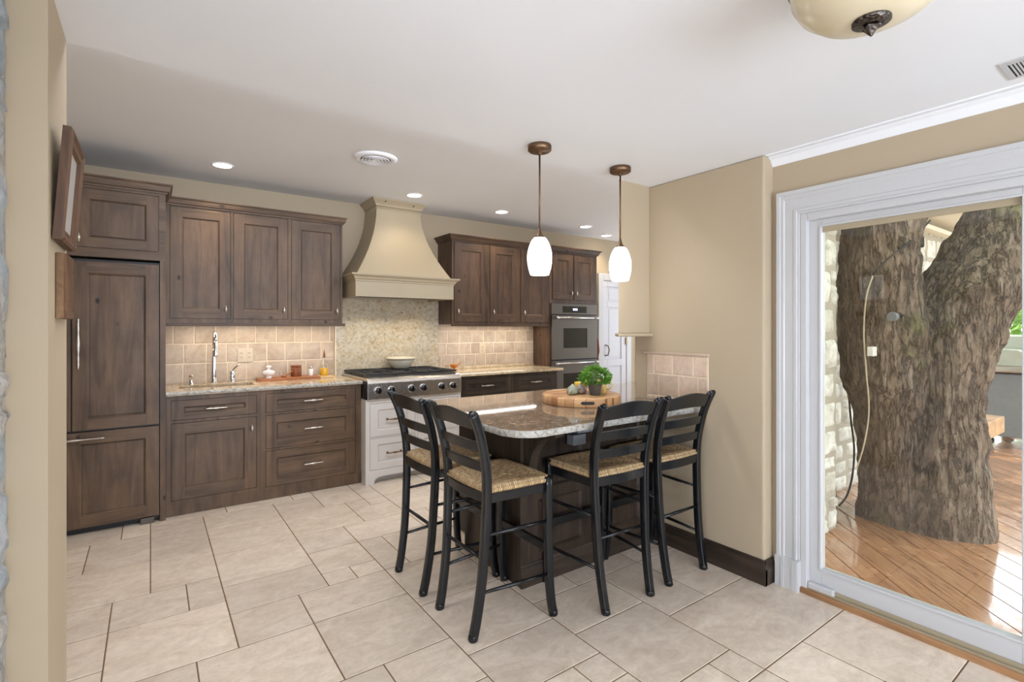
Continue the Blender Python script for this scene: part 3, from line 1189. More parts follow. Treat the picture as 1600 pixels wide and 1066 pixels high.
fc = thing('cabinet', (-0.4, 4.7, 1.84), 'tall grey-brown cabinet surround with two doors above the refrigerator', 'cabinet')
mb = MB()
holes = [(-0.905, -0.425, 1.905, 2.30), (-0.405, 0.046, 1.905, 2.30)]
mb.cells(-0.93, 0.085, 1.845, 2.325, YF, YF + 0.02, holes, M['alder_h'])
mb.box(-0.925, 0.085, YF + 0.024, YW - 0.002, 1.845, 2.325, M['alder'])
mb.box(0.052, 0.085, YF, YW - 0.002, 0.0, 1.845, M['alder'])
mb.box(-0.93, -0.888, YF, YW - 0.002, 0.0, 1.845, M['alder'])
mb.build('carcass', None, fc)
d = front('door', fc, -0.405, 0.046, 1.905, 2.30, YF, 0.068, AL)
knob(d, -0.384, 1.965, YF)
d = front('door', fc, -0.905, -0.425, 1.905, 2.30, YF, 0.068, AL)
knob(d, -0.446, 1.965, YF)
mb = MB()
crown(mb, -0.93, 0.085, YF, 2.318, 2.385, 0.042, (False, True), YU - 0.036)
mb.box(-0.93, 0.085, YU - 0.036, YW - 0.002, 2.325, 2.385)
mb.build('crown', M['alder_h'], fc)

# ---- left wall cabinet (three doors)
uc = thing('upper_cabinet', (0.76, 4.84, 1.40), 'grey-brown wall cabinet with three doors hung above the sink', 'cabinet')
cabinet_body(uc, 0.087, 1.432, 1.41, 2.325, YU, YW - 0.002, [(0.118, 0.529, 1.442, 2.312), (0.548, 0.966, 1.442, 2.312), (0.993, 1.415, 1.442, 2.312)], M['alder'])
for (a, b) in ((0.118, 0.529), (0.548, 0.966), (0.993, 1.415)):
    d = front('door', uc, a, b, 1.442, 2.312, YU, 0.075, AL)
    knob(d, b - 0.036, 1.52, YU)
mb = MB()
crown(mb, 0.087, 1.432, YU, 2.318, 2.378, 0.034, (False, True), YW - 0.002)
mb.build('crown', M['alder_h'], uc)
mb = MB()
mb.box(0.087, 1.455, YU - 0.004, YU + 0.02, 1.385, 1.41)
mb.box(0.087, 1.455, YU - 0.014, YU + 0.02, 1.385, 1.394)
mb.build('light_rail', M['alder_h'], uc, bevel=0.002)

# ---- left base cabinets
YB = 4.40
bc = thing('base_cabinet', (0.39, 4.7, 0), 'grey-brown base cabinet under the sink, one drawer over one door', 'cabinet')
cabinet_body(bc, 0.087, 0.705, 0.088, 0.875, YB, YW - 0.002, [(0.118, 0.678, 0.695, 0.842), (0.118, 0.678, 0.112, 0.675)], M['alder'], toe=(0.0, 0.006), ztop=0.685)
f = front('drawer', bc, 0.118, 0.678, 0.695, 0.842, YB, 0.075, AL, 0.048, horiz=True)
pull(f, 0.40, 0.768, YB)
f = front('door', bc, 0.118, 0.678, 0.112, 0.675, YB, 0.08, AL)
knob(f, 0.642, 0.585, YB)
bc = thing('base_cabinet', (1.1, 4.7, 0), 'grey-brown base cabinet with three drawers between the sink and the range', 'cabinet')
hs = [(0.742, 1.462, 0.692, 0.846), (0.742, 1.462, 0.405, 0.674), (0.742, 1.462, 0.10, 0.388)]
cabinet_body(bc, 0.706, 1.508, 0.088, 0.875, YB, YW - 0.002, hs, M['alder'], toe=(0.0, 0.006))
for h in hs:
    f = front('drawer', bc, *h, YB, 0.078, AL, 0.05 if h[2] > 0.6 else 0.062, horiz=True)
    pull(f, 1.102, (h[2] + h[3]) / 2, YB, 0.14)

# ---- left countertop with sink opening
ct = thing('countertop', (0.8, 4.7, 0.877), 'cream granite countertop of the sink run, left of the range', 'countertop')
mb = MB()
mb.cells(0.087, 1.514, 4.376, YW - 0.012, 0.877, 0.906, [(0.175, 0.695, 4.575, 4.80)], M['granite'], 'xy')
bmesh.ops.remove_doubles(mb.bm, verts=mb.bm.verts, dist=1e-5)
mb.build('slab', M['granite'], ct)
mb = MB()
N = 80
rnd = random.Random(5)
rows = []
for i in range(N + 1):
    x = 0.088 + (1.513 - 0.088) * i / N
    rows.append([mb.bm.verts.new((x, 4.378 - d_ - 0.004 * mnoise.noise(Vector((x * 23, z_ * 60, 1))), z_)) for d_, z_ in ((0, 0.9065), (0.006, 0.902), (0.009, 0.893), (0.006, 0.884), (0, 0.8775))])
for a, b in zip(rows, rows[1:]):
    for j in range(4):
        mb.face([a[j], b[j], b[j + 1], a[j + 1]], None, True)
mb.build('chiselled_edge', M['granite_edge'], ct)
sk = thing('sink', (0.43, 4.69, 0.70), 'brown undermount sink set into the cream granite countertop', 'sink')
mb = MB()
mb.box(0.165, 0.703, 4.565, 4.575, 0.70, 0.877).box(0.165, 0.703, 4.80, 4.81, 0.70, 0.877).box(0.165, 0.175, 4.575, 4.80, 0.70, 0.877).box(0.695, 0.703, 4.575, 4.80, 0.70, 0.877).box(0.165, 0.703, 4.565, 4.81, 0.69, 0.70)
mb.build('basin', M['sink'], sk)
MB().lathe([(0.04, 0.0), (0.04, 0.004), (0.03, 0.005)], (0.43, 4.69, 0.70), 20).build('drain', M['chrome'], sk)

# ---- faucet, side handle, soap pump
fa = thing('faucet', (0.43, 4.89, 0.906), 'tall chrome pull-down faucet behind the sink', 'faucet')
mb = MB()
mb.lathe([(0.027, 0.906), (0.027, 0.914), (0.020, 0.93), (0.0215, 0.96), (0.017, 1.05), (0.0135, 1.15), (0.0125, 1.21)], (0.43, 4.89, 0), 20)
mb.build('body', M['chrome'], fa)
mb = MB()
pts = [(0.43, 4.89, 1.20)] + [(0.43, 4.89 - 0.065 + 0.065 * math.cos(a), 1.255 + 0.075 * math.sin(a)) for a in [i * PI / 10 for i in range(11)]]
mb.tube(pts, 0.0125, 14)
mb.build('spout', M['chrome'], fa)
mb = MB()
mb.lathe([(0.012, 1.262), (0.0145, 1.25), (0.0155, 1.20), (0.019, 1.15), (0.019, 1.135), (0.014, 1.132)], (0.43, 4.76, 0), 16)
mb.build('spray_head', M['chrome'], fa)
fh = thing('faucet_lever', (0.565, 4.89, 0.906), 'short chrome lever valve to the right of the tall faucet', 'faucet')
mb = MB()
mb.lathe([(0.026, 0.906), (0.026, 0.912), (0.021, 0.92), (0.023, 0.95), (0.022, 0.985), (0.016, 1.01), (0.008, 1.015)], (0.565, 4.89, 0), 18)
mb.build('valve_body', M['chrome'], fh)
MB().tube([(0.565, 4.885, 1.005), (0.575, 4.87, 1.02), (0.60, 4.845, 1.05), (0.615, 4.835, 1.056)], [0.012, 0.010, 0.006, 0.005], 10).build('lever', M['chrome'], fh)
sp = thing('soap_dispenser', (0.268, 4.89, 0.906), 'small chrome soap pump to the left of the faucet', 'soap dispenser')
mb = MB()
mb.lathe([(0.021, 0.906), (0.021, 0.911), (0.013, 0.916), (0.0125, 0.965), (0.017, 0.968), (0.017, 0.98), (0.006, 0.982)], (0.268, 4.89, 0), 16)
mb.build('pump', M['chrome'], sp)
MB().tube([(0.268, 4.89, 0.974), (0.268, 4.85, 0.976), (0.268, 4.835, 0.972)], 0.006, 8).build('nozzle', M['chrome'], sp)


# ---- backsplashes
def splash(name, u0, u1, rows, w, plane, off, rnd, label, th=0.010, parent=None, mat=None):
    rects = []
    for r in range(len(rows) - 1):
        u = u0 - rnd.uniform(0.02, w * 0.7)
        while u < u1 - 0.005:
            ww = w * rnd.uniform(0.92, 1.1)
            a, b = max(u, u0), min(u + ww, u1)
            if b - a > 0.012:
                rects.append((a, b, rows[r], rows[r + 1]))
            u += ww
    o = tiles_mesh(name, rects, (u0, u1, rows[0], rows[-1]), mat or M['splash_tile'], M['splash_grout'], plane, off, th, 0.007, rnd, 0.004, 0.0016)
    tag(o, label, 'backsplash')
    return o


splash('tile_backsplash', 0.087, 1.446, [0.907, 1.072, 1.236, 1.409], 0.158, 'xz', YW - 0.0015, random.Random(21), 'tumbled beige tile backsplash on the wall behind the sink')
splash('tile_backsplash', 2.572, 3.900, [0.935, 1.07, 1.20, 1.335, 1.409], 0.148, 'xz', YW - 0.0015, random.Random(22), 'pale tile backsplash above the counter between range and ovens')
gs = MB().box(1.448, 2.570, YW - 0.022, YW - 0.001, 0.906, 1.654).build('granite_splashback', M['granite_splash'])
tag(gs, 'cream and gold granite slab on the wall behind the range', 'backsplash')
MB().box(1.449, 1.462, YW - 0.03, YW - 0.022, 0.908, 1.40).build('edge_strip', M['splash_grout'], gs, bevel=0.003)


def outlet(name, x0, x1, z0, z1, label, n):
    o = thing(name, ((x0 + x1) / 2, YW - 0.011, (z0 + z1) / 2), label, 'outlet')
    MB().box(x0, x1, YW - 0.018, YW - 0.0105, z0, z1).build('cover_plate', M['plastic_white'], o, bevel=0.003)
    for i in range(n):
        cx = x0 + (x1 - x0) * (i + 0.5) / n
        box_obj('receptacle', M['plastic_white'], cx - 0.017, cx + 0.017, YW - 0.021, YW - 0.0178, (z0 + z1) / 2 - 0.034, (z0 + z1) / 2 + 0.034, parent=o, bevel=0.003)
        for dz in (-0.018, 0.018):
            for dx in (-0.006, 0.006):
                box_obj('slot', M['shadow_black'], cx + dx - 0.0015, cx + dx + 0.0015, YW - 0.0214, YW - 0.0206, (z0 + z1) / 2 + dz - 0.006, (z0 + z1) / 2 + dz + 0.006, parent=o)
    return o


outlet('outlet', 0.615, 0.737, 1.068, 1.19, 'ivory double outlet plate on the beige tile behind the sink', 2)
outlet('outlet', 3.10, 3.19, 1.055, 1.20, 'pale outlet plate on the tile right of the range', 1)

# ---- boards and small things on the left counter
b1 = MB().prism([(0.765, 4.765), (1.255, 4.765), (1.262, 4.772), (1.262, 4.965), (1.255, 4.972), (0.765, 4.972), (0.758, 4.965), (0.758, 4.772)], 'z', 0.906, 0.928).build('cutting_board', M['board_red'])
tag(b1, 'reddish rectangular cutting board lying on the granite right of the sink', 'cutting board')
b2 = MB().box(1.264, 1.40, 4.79, 4.965, 0.906, 0.926).build('cutting_board', M['board_pale'], bevel=0.004)
tag(b2, 'pale small cutting board under the oil bottle', 'cutting board')
ZB = 0.928
sb = thing('lidded_bowl', (0.845, 4.87, ZB), 'white footed lidded sugar bowl on the reddish board', 'bowl')
MB().lathe([(0.026, 0), (0.026, 0.006), (0.018, 0.012), (0.03, 0.02), (0.05, 0.036), (0.053, 0.05), (0.050, 0.054)], (0.845, 4.87, ZB), 24).build('bowl', M['white_ceramic'], sb)
MB().lathe([(0.053, 0.054), (0.046, 0.062), (0.02, 0.070), (0.010, 0.076), (0.009, 0.088), (0.022, 0.096), (0.022, 0.104), (0.012, 0.110)], (0.845, 4.87, ZB), 24).build('lid', M['white_ceramic'], sb)
tg = MB().lathe([(0.014, 0.0), (0.0145, 0.03), (0.016, 0.052), (0.0145, 0.052), (0.013, 0.03), (0.0125, 0.004)], (0.945, 4.86, ZB), 18, caps=False).build('shot_glass', M['clear'])
tag(tg, 'tiny clear glass beside the white lidded bowl', 'glass')
ws = thing('wooden_scoop', (0.985, 4.85, ZB), 'small wooden scoop leaning against the red-brown canister', 'scoop')
MB().ball((0.965, 4.845, ZB + 0.010), 0.02, None, 1.2, 0.9, 0.5).build('scoop_bowl', M['board_red'], ws)
MB().tube([(0.975, 4.845, ZB + 0.012), (1.005, 4.848, ZB + 0.03), (1.03, 4.85, ZB + 0.05)], [0.007, 0.006, 0.009], 8).build('scoop_handle', M['board_red'], ws)
cn = thing('canister', (1.075, 4.88, ZB), 'red-brown wooden canister on the reddish board', 'canister')
MB().lathe([(0.044, 0.0), (0.046, 0.004), (0.046, 0.088), (0.043, 0.09)], (1.075, 4.88, ZB), 28).build('canister_body', M['copper_wood'], cn)
MB().lathe([(0.047, 0.088), (0.047, 0.098), (0.042, 0.102)], (1.075, 4.88, ZB), 28).build('lid', M['copper_wood'], cn)
ss = thing('salt_shaker', (1.205, 4.88, ZB), 'small glass salt shaker between canister and oil bottle', 'shaker')
MB().lathe([(0.018, 0), (0.019, 0.006), (0.0185, 0.06), (0.015, 0.066)], (1.205, 4.88, ZB), 18).build('jar', M['white_ceramic'], ss)
MB().lathe([(0.0165, 0.066), (0.0165, 0.082), (0.012, 0.086)], (1.205, 4.88, ZB), 18).build('cap', M['steel'], ss)
ob = thing('oil_bottle', (1.325, 4.885, 0.926), 'clear round bottle half full of golden oil on the pale board', 'bottle')
MB().lathe([(0.035, 0.001), (0.037, 0.006), (0.037, 0.066), (0.034, 0.068)], (1.325, 4.885, 0.926), 24).build('oil', M['oil'], ob)
MB().lathe([(0.036, 0), (0.039, 0.005), (0.039, 0.10), (0.030, 0.125), (0.014, 0.14), (0.012, 0.175), (0.014, 0.18)], (1.325, 4.885, 0.926), 24, caps=False).build('glass_body', M['clear'], ob)
MB().lathe([(0.010, 0.165), (0.010, 0.195), (0.004, 0.225), (0.003, 0.235)], (1.325, 4.885, 0.926), 12).build('pourer', M['copper_wood'], ob)

# ---- range hood
hd = thing('range_hood', (1.983, 4.75, 1.655), 'cream flared range hood over the cooktop, reaching the ceiling', 'range hood')
cxh = 1.983


def rect_loft(mb, secs, yb=YW - 0.001, smooth=True):
    """secs: (half width, front y, z); open-backed loft"""
    rows = [[mb.bm.verts.new(p) for p in ((cxh - w, yb, z), (cxh - w, y, z), (cxh + w, y, z), (cxh + w, yb, z))] for w, y, z in secs]
    for a, b in zip(rows, rows[1:]):
        for i in range(3):
            f = mb.face([a[i], a[i + 1], b[i + 1], b[i]])
    return rows


mb = MB()
zs = [1.86, 1.895, 1.927, 1.965, 2.005, 2.045, 2.079, 2.13, 2.18, 2.228, 2.28, 2.33, 2.377, 2.44, 2.50, 2.546]
ref = [(1.86, 0.482), (1.927, 0.436), (2.079, 0.352), (2.228, 0.284), (2.377, 0.244), (2.546, 0.229)]


def hw(z):
    for (a, b), (c, d_) in zip(ref, ref[1:]):
        if a <= z <= c:
            t = (z - a) / (c - a)
            return b + (d_ - b) * t
    return 0.229


import numpy as np
co = np.polyfit([a for a, b in ref], [b for a, b in ref], 3)
secs = []
for z in zs:
    w = float(np.polyval(co, z))
    f_ = (w - 0.228) / 0.258
    secs.append((w, YW - (0.325 + 0.185 * f_), z))
rows = rect_loft(mb, secs)
mb.face(rows[-1])
ho = mb.build('hood_body', M['hood'], hd)
for p in ho.data.polygons:
    p.use_smooth = True
for e in ho.data.edges:
    v1, v2 = (ho.data.vertices[i].co for i in e.vertices)
    if abs(v1.z - v2.z) > 0.01 and abs(abs(v1.x) - abs(v2.x)) < 0.1:
        e.use_edge_sharp = True
mb = MB()
rect_loft(mb, [(0.497, 4.475, 1.655), (0.497, 4.475, 1.79), (0.502, 4.468, 1.795), (0.502, 4.468, 1.805), (0.512, 4.456, 1.815), (0.518, 4.450, 1.83), (0.54, 4.430, 1.845), (0.545, 4.425, 1.848), (0.545, 4.425, 1.86), (0.48, 4.49, 1.866)])
rows2 = rect_loft(mb, [(0.497, 4.475, 1.655), (0.465, 4.505, 1.655), (0.465, 4.505, 1.70)])
mb.face(rows2[-1])
mb.build('lower_band', M['hood'], hd)
mb = MB()
r_ = rect_loft(mb, [(0.229, 4.675, 2.54), (0.240, 4.664, 2.545), (0.245, 4.66, 2.56), (0.262, 4.643, 2.58), (0.282, 4.622, 2.60), (0.285, 4.62, 2.609)])
mb.face(r_[-1])
mb.build('crown', M['hood'], hd)
MB().box(1.60, 2.37, 4.56, 4.93, 1.675, 1.699).build('insert', M['steel_dark'], hd)
for x in (1.76, 2.20):
    MB().lathe([(0.03, 1.668), (0.03, 1.676)], (x, 4.62, 0), 16).build('hood_lamp', M['can_light'], hd)
for x, z in ((1.83, 2.583), (2.12, 2.575)):
    MB().lathe([(0.006, 0), (0.006, 0.012)], (x, 4.632, z), 10, 'y').build('screw', M['glaze'], hd)
lamp('hood_light', 'SPOT', (1.76, 4.68, 1.665), 6, (1.0, 0.88, 0.70), (0, 0, 0), spot=R(130), blend=0.8, radius=0.03)
lamp('hood_light', 'SPOT', (2.20, 4.68, 1.665), 6, (1.0, 0.88, 0.70), (0, 0, 0), spot=R(130), blend=0.8, radius=0.03)

# ---- rangetop
rt = thing('rangetop', (1.983, 4.62, 0.74), 'stainless steel six-burner gas rangetop under the cream hood', 'cooktop')
X0, X1 = 1.521, 2.444
MB().prism([(4.262, 0.745), (4.262, 0.885), (4.268, 0.905), (4.285, 0.922), (4.31, 0.930), (4.97, 0.930), (4.97, 0.745)], 'x', X0, X1).build('body', M['steel'], rt, bevel=0.002)
MB().prism([(4.27, 0.745), (4.27, 0.90), (4.35, 0.905), (4.35, 0.745)], 'x', X0 - 0.004, X0 - 0.0005).build('side_cap', M['shadow_black'], rt)
mb = MB()
for x, z in ((1.612, 0.822), (1.735, 0.821), (1.924, 0.82), (2.042, 0.82), (2.23, 0.819), (2.352, 0.819)):
    kb = MB().lathe([(0.034, -0.001), (0.034, -0.006), (0.031, -0.008)], (x, 4.262, z), 24, 'y').build('knob_bezel', M['chrome'], rt)
    MB().lathe([(0.030, -0.008), (0.029, -0.030), (0.025, -0.040), (0.012, -0.043)], (x, 4.262, z), 24, 'y').box(x - 0.006, x + 0.006, 4.215, 4.23, z - 0.022, z + 0.024).build('knob', M['black_glass'], kb)
mb.bm.free()
MB().box(X0 + 0.01, X1 - 0.01, 4.33, 4.955, 0.930, 0.934).build('burner_pan', M['iron'], rt)
for i in range(3):
    a = X0 + 0.012 + i * 0.30
    b = a + 0.296
    mb = MB()
    t = 0.007
    for y in (4.335, 4.64, 4.95):
        mb.box(a, b, y - t, y + t, 0.945, 0.962)
    for x in (a + t, b - t):
        mb.box(x - t, x + t, 4.335, 4.95, 0.945, 0.962)
    for yc in (4.488, 4.795):
        xc = (a + b) / 2
        for q in range(8):
            an = q * PI / 4
            r0, r1 = 0.045, (0.14 if q % 2 == 0 else 0.19)
            mb.tube([(xc + r0 * math.cos(an), yc + r0 * math.sin(an), 0.958), (xc + min(r1, 0.145 / max(0.3, abs(math.cos(an))) if abs(math.cos(an)) > 0.3 else r1) * math.cos(an), yc + min(r1, 0.15) * math.sin(an), 0.954)], 0.0065, 6)
        for dx in (-0.13, 0.13):
            mb.box(xc + dx - 0.006, xc + dx + 0.006, yc - 0.006, yc + 0.006, 0.932, 0.948)
    mb.build('grate', M['iron'], rt)
    for yc in (4.488, 4.795):
        MB().lathe([(0.045, 0.934), (0.045, 0.942), (0.036, 0.944), (0.036, 0.950), (0.01, 0.951)], ((a + b) / 2, yc, 0), 20).build('burner', M['iron'], rt)

# ---- white cabinet under the rangetop
wc = thing('base_cabinet', (1.983, 4.64, 0), 'white glazed cabinet with four drawers and bracket feet under the rangetop', 'cabinet')
YC = 4.287
mb = MB()
hs = [(1.548, 1.975, 0.412, 0.708), (1.548, 1.975, 0.124, 0.402), (1.995, 2.42, 0.412, 0.708), (1.995, 2.42, 0.124, 0.402)]
mb.cells(1.511, 2.455, 0.118, 0.742, YC, YC + 0.02, hs, M['cream_white'])
mb.box(1.511, 2.455, YC + 0.024, YW - 0.03, 0.118, 0.742, M['cream_white'])
arch = [(1.511, 0.0), (1.583, 0.0), (1.588, 0.02), (1.60, 0.04), (1.625, 0.056), (1.66, 0.062), (2.306, 0.062), (2.341, 0.056), (2.366, 0.04), (2.378, 0.02), (2.383, 0.0), (2.455, 0.0), (2.455, 0.118), (1.511, 0.118)]
mb.prism(arch, 'y', YC, YC + 0.02, M['cream_white'])
mb.box(1.511, 1.525, YC + 0.02, YC + 0.11, 0, 0.118, M['cream_white'])
mb.box(2.441, 2.455, YC + 0.02, YC + 0.11, 0, 0.118, M['cream_white'])
mb.box(1.525, 2.441, YC + 0.08, YC + 0.10, 0, 0.118, M['cream_white'])
mb.build('carcass', None, wc)
for h in hs:
    f = front('drawer', wc, *h, YC, 0.068, CW, 0.055)
    pull(f, (h[0] + h[1]) / 2 + 0.01, (h[2] + h[3]) / 2, YC, 0.15, mat=M['bronze'])

bw = thing('mixing_bowl', (2.06, 4.815, 0.964), 'wide cream ceramic bowl standing on the rangetop grates', 'bowl')
MB().lathe([(0.075, 0.0), (0.082, 0.004), (0.115, 0.04), (0.133, 0.075), (0.138, 0.092), (0.150, 0.094), (0.153, 0.101), (0.150, 0.108), (0.142, 0.108), (0.136, 0.10), (0.125, 0.075), (0.10, 0.035), (0.07, 0.012)], (2.06, 4.815, 0.964), 36).build('bowl', M['cream_ceramic'], bw)

# ---- right wall cabinet, tall oven cabinet
ru = thing('upper_cabinet', (3.24, 4.84, 1.40), 'warm brown wall cabinet with three doors right of the hood', 'cabinet')
hs = [(2.598, 3.02, 1.43, 2.285), (3.046, 3.452, 1.43, 2.285), (3.474, 3.885, 1.43, 2.285)]
cabinet_body(ru, 2.573, 3.90, 1.41, 2.30, YU, YW - 0.002, hs, M['walnut'])
for i, h in enumerate(hs):
    f = front('door', ru, *h, YU - 0.006, 0.085, WN)
    knob(f, h[0] + 0.042, 1.545, YU - 0.006)
mb = MB()
crown(mb, 2.573, 3.90, YU, 2.295, 2.355, 0.05, (True, False), YW - 0.002)
mb.build('crown', M['walnut_h'], ru)
MB().box(2.573, 3.90, YU - 0.006, YU + 0.02, 1.388, 1.41).build('light_rail', M['walnut_h'], ru, bevel=0.002)

tc_ = thing('tall_cabinet', (4.30, 4.84, 0), 'tall warm brown cabinet with two upper doors housing the double oven', 'cabinet')
mb = MB()
hs = [(3.95, 4.287, 1.715, 2.28), (4.30, 4.672, 1.715, 2.28)]
mb.cells(3.905, 4.70, 0.10, 2.30, YU, YU + 0.02, hs + [(3.93, 4.68, 0.38, 1.67)], M['walnut'])
mb.cells(3.905, 4.70, 0.0, 2.30, YU + 0.024, YW - 0.002, [(3.93, 4.68, 0.38, 1.67)], M['walnut'])
mb.build('carcass', None, tc_)
for i, h in enumerate(hs):
    f = front('door', tc_, *h, YU - 0.006, 0.075, WN)
    knob(f, h[1] - 0.035 if i == 0 else h[0] + 0.035, 1.80, YU - 0.006)
mb = MB()
crown(mb, 3.905, 4.70, YU, 2.295, 2.36, 0.052, (False, True), YW - 0.002)
mb.build('crown', M['walnut_h'], tc_)

ov = thing('double_oven', (4.30, 4.67, 0.40), 'stainless steel double wall oven with black glass windows in the tall cabinet', 'oven')
x0, x1 = 3.922, 4.685
yo = 4.664
MB().box(x0 + 0.01, x1 - 0.01, yo + 0.016, 4.70, 0.385, 1.668).build('chassis', M['shadow_black'], ov)
cp = MB().box(x0, x1, yo, yo + 0.016, 1.535, 1.668).build('control_panel', M['steel_dark'], ov, bevel=0.003)
ds = MB().box(4.105, 4.505, yo - 0.002, yo + 0.001, 1.557, 1.638).build('display_glass', M['black_glass'], cp)
mb = MB()
mb.box(4.272, 4.345, yo - 0.0035, yo - 0.0018, 1.588, 1.612)
mb.build('lit_display', M['display'], cp)
for z0, z1, w0, w1 in ((0.986, 1.524, 1.12, 1.366), (0.42, 0.968, 0.52, 0.81)):
    dr_ = MB().cells(x0, x1, z0, z1, yo - 0.012, yo + 0.014, [(4.105, 4.505, w0, w1)]).build('oven_door', M['steel_dark'], ov)
    MB().box(4.105, 4.505, yo - 0.006, yo + 0.006, w0, w1).build('window', M['black_glass'], dr_)
    zh = z1 - 0.03
    mb = MB()
    mb.lathe([(0.011, x0 + 0.04), (0.011, x1 - 0.04)], (0, yo - 0.055, zh), 14, 'x')
    for x in (x0 + 0.075, x1 - 0.075):
        mb.lathe([(0.009, 0), (0.011, 0.043)], (x, yo - 0.055, zh), 12, 'y')
    for x in (x0 + 0.05, x1 - 0.05):
        mb.lathe([(0.016, x - 0.02), (0.016, x + 0.02)], (0, yo - 0.055, zh), 14, 'x')
    mb.build('handle', M['steel'], dr_)

# ---- right base cabinet and counter
YR = 4.45
rb = thing('base_cabinet', (3.15, 4.72, 0), 'dark brown base cabinet with two drawers right of the range', 'cabinet')
hs = [(2.545, 3.175, 0.685, 0.845), (3.215, 3.80, 0.685, 0.845)]
hd2 = [(2.545, 3.175, 0.115, 0.665), (3.215, 3.80, 0.115, 0.665)]
cabinet_body(rb, 2.460, 3.83, 0.09, 0.875, YR, YW - 0.002, hs + hd2, M['espresso'], toe=(0.0, 0.05))
for h in hs:
    f = front('drawer', rb, *h, YR, 0.08, ES, 0.05, horiz=True)
    pull(f, (h[0] + h[1]) / 2, 0.768, YR)
for h in hd2:
    f = front('door', rb, *h, YR, 0.08, ES)
    knob(f, h[0] + 0.05, 0.60, YR)
ct = thing('countertop', (3.16, 4.7, 0.877), 'cream granite countertop between the range and the ovens', 'countertop')
MB().box(2.452, 3.895, 4.412, YW - 0.001, 0.877, 0.906, M['granite']).box(2.573, 3.895, YW - 0.03, YW - 0.001, 0.906, 0.934, M['granite']).build('slab', None, ct, bevel=0.005)
ad = thing('amber_dish', (2.70, 4.86, 0.906), 'amber glass dish with a side handle on the counter right of the range', 'dish')
MB().lathe([(0.028, 0), (0.03, 0.004), (0.010, 0.012), (0.012, 0.02), (0.042, 0.045), (0.046, 0.062), (0.044, 0.064), (0.038, 0.05), (0.01, 0.024)], (2.70, 4.86, 0.906), 24).build('bowl', M['amber'], ad)
MB().tube([(2.744, 4.86, 0.962), (2.775, 4.86, 0.985), (2.79, 4.86, 0.998)], 0.006, 8).build('handle', M['amber'], ad)
cg = MB().lathe([(0.02, 0), (0.022, 0.004), (0.024, 0.055), (0.0225, 0.055), (0.02, 0.006)], (2.62, 4.88, 0.906), 20, caps=False).build('drinking_glass', M['clear'])
tag(cg, 'small clear glass between the rangetop and the amber dish', 'glass')

# ---- under-cabinet lights
for nm, a, b, lab in (('undercabinet_light', 0.20, 1.36, 'lit light strip under the left wall cabinet'), ('undercabinet_light', 2.68, 3.80, 'lit light strip under the right wall cabinet')):
    t_ = thing(nm, ((a + b) / 2, 4.82, 1.40), lab, 'light')
    MB().box(a, b, 4.79, 4.83, 1.400, 1.41).build('housing', M['plastic_white'], t_)
    MB().box(a + 0.01, b - 0.01, 4.797, 4.823, 1.3965, 1.40).build('diffuser', M['led'], t_)
    lamp('undercabinet_glow', 'AREA', ((a + b) / 2, 4.81, 1.392), 1.9, (1.0, 0.92, 0.80) if a < 1 else (1.0, 0.97, 0.93), (0, 0, 0), b - a, 0.05)

# ================================================================== PENINSULA
pn = thing('peninsula_cabinet', (2.09, 2.46, 0), 'dark stained peninsula cabinet with panelled side and curved corbel under the granite', 'cabinet')
PX0, PX1, PY0, PY1 = 1.58, 2.64, 2.13, 2.78
mb = MB()
mb.box(PX0, PX1, PY0 + 0.02, PY1, 0.10, 0.872, M['espresso'])
mb.box(PX0, PX1, PY0 + 0.02, PY1 - 0.07, 0.0, 0.10, M['espresso'])
hs = [(1.70, 2.02, 0.16, 0.44), (1.70, 2.02, 0.50, 0.80), (2.10, 2.52, 0.16, 0.44), (2.10, 2.52, 0.50, 0.80)]
mb.cells(PX0, PX1, 0.0, 0.872, PY0, PY0 + 0.02, hs, M['espresso'])
mb.build('carcass', None, pn)
for h in hs:
    mb = MB()
    a, b, c, e = h
    s = 0.014
    P0 = [(a, PY0, c), (b, PY0, c), (b, PY0, e), (a, PY0, e)]
    P1 = [(a + s, PY0 + 0.012, c + s), (b - s, PY0 + 0.012, c + s), (b - s, PY0 + 0.012, e - s), (a + s, PY0 + 0.012, e - s)]
    for i in range(4):
        k = (i + 1) % 4
        mb.quad([P0[i], P0[k], P1[k], P1[i]], M['espresso_h'])
    mb.quad(P1, M['espresso'])
    mb.build('side_panel', None, pn)
mb = MB()
bp2 = [(0, 0), (0.016, 0), (0.016, 0.075), (0.012, 0.08), (0.012, 0.09), (0.008, 0.098), (0.008, 0.106), (0.003, 0.118), (0, 0.118)]
mb.prism([(PY0 - t, z) for t, z in bp2], 'x', PX0 - 0.004, PX1)
mb.build('base_moulding', M['espresso_h'], pn)
mb = MB()
cor = [(PY0, 0.872), (PY0 - 0.26, 0.872), (PY0 - 0.26, 0.835)]
for i in range(13):
    a = PI / 2 * i / 12
    cor.append((PY0 - 0.235 + 0.19 * math.sin(a) - 0.0, 0.825 - 0.22 * (1 - math.cos(a))))
cor += [(PY0 - 0.045, 0.56), (PY0, 0.56)]
for xa, xb in ((1.60, 1.655),):
    MB().prism(cor, 'x', xa, xb).build('corbel', M['espresso'], pn, bevel=0.003)
ob_ = MB().box(1.905, 2.0, 2.075, PY0, 0.715, 0.772).box(1.95, 2.115, 2.085, PY0, 0.776, 0.812).build('outlet_box', M['grill_grey'], pn, bevel=0.003)
ob_['label'] = 'grey outlet box on the panelled side under the granite overhang'

pt = thing('peninsula_countertop', (2.2, 2.3, 0.872), 'brown polished granite peninsula top with rounded corner', 'countertop')


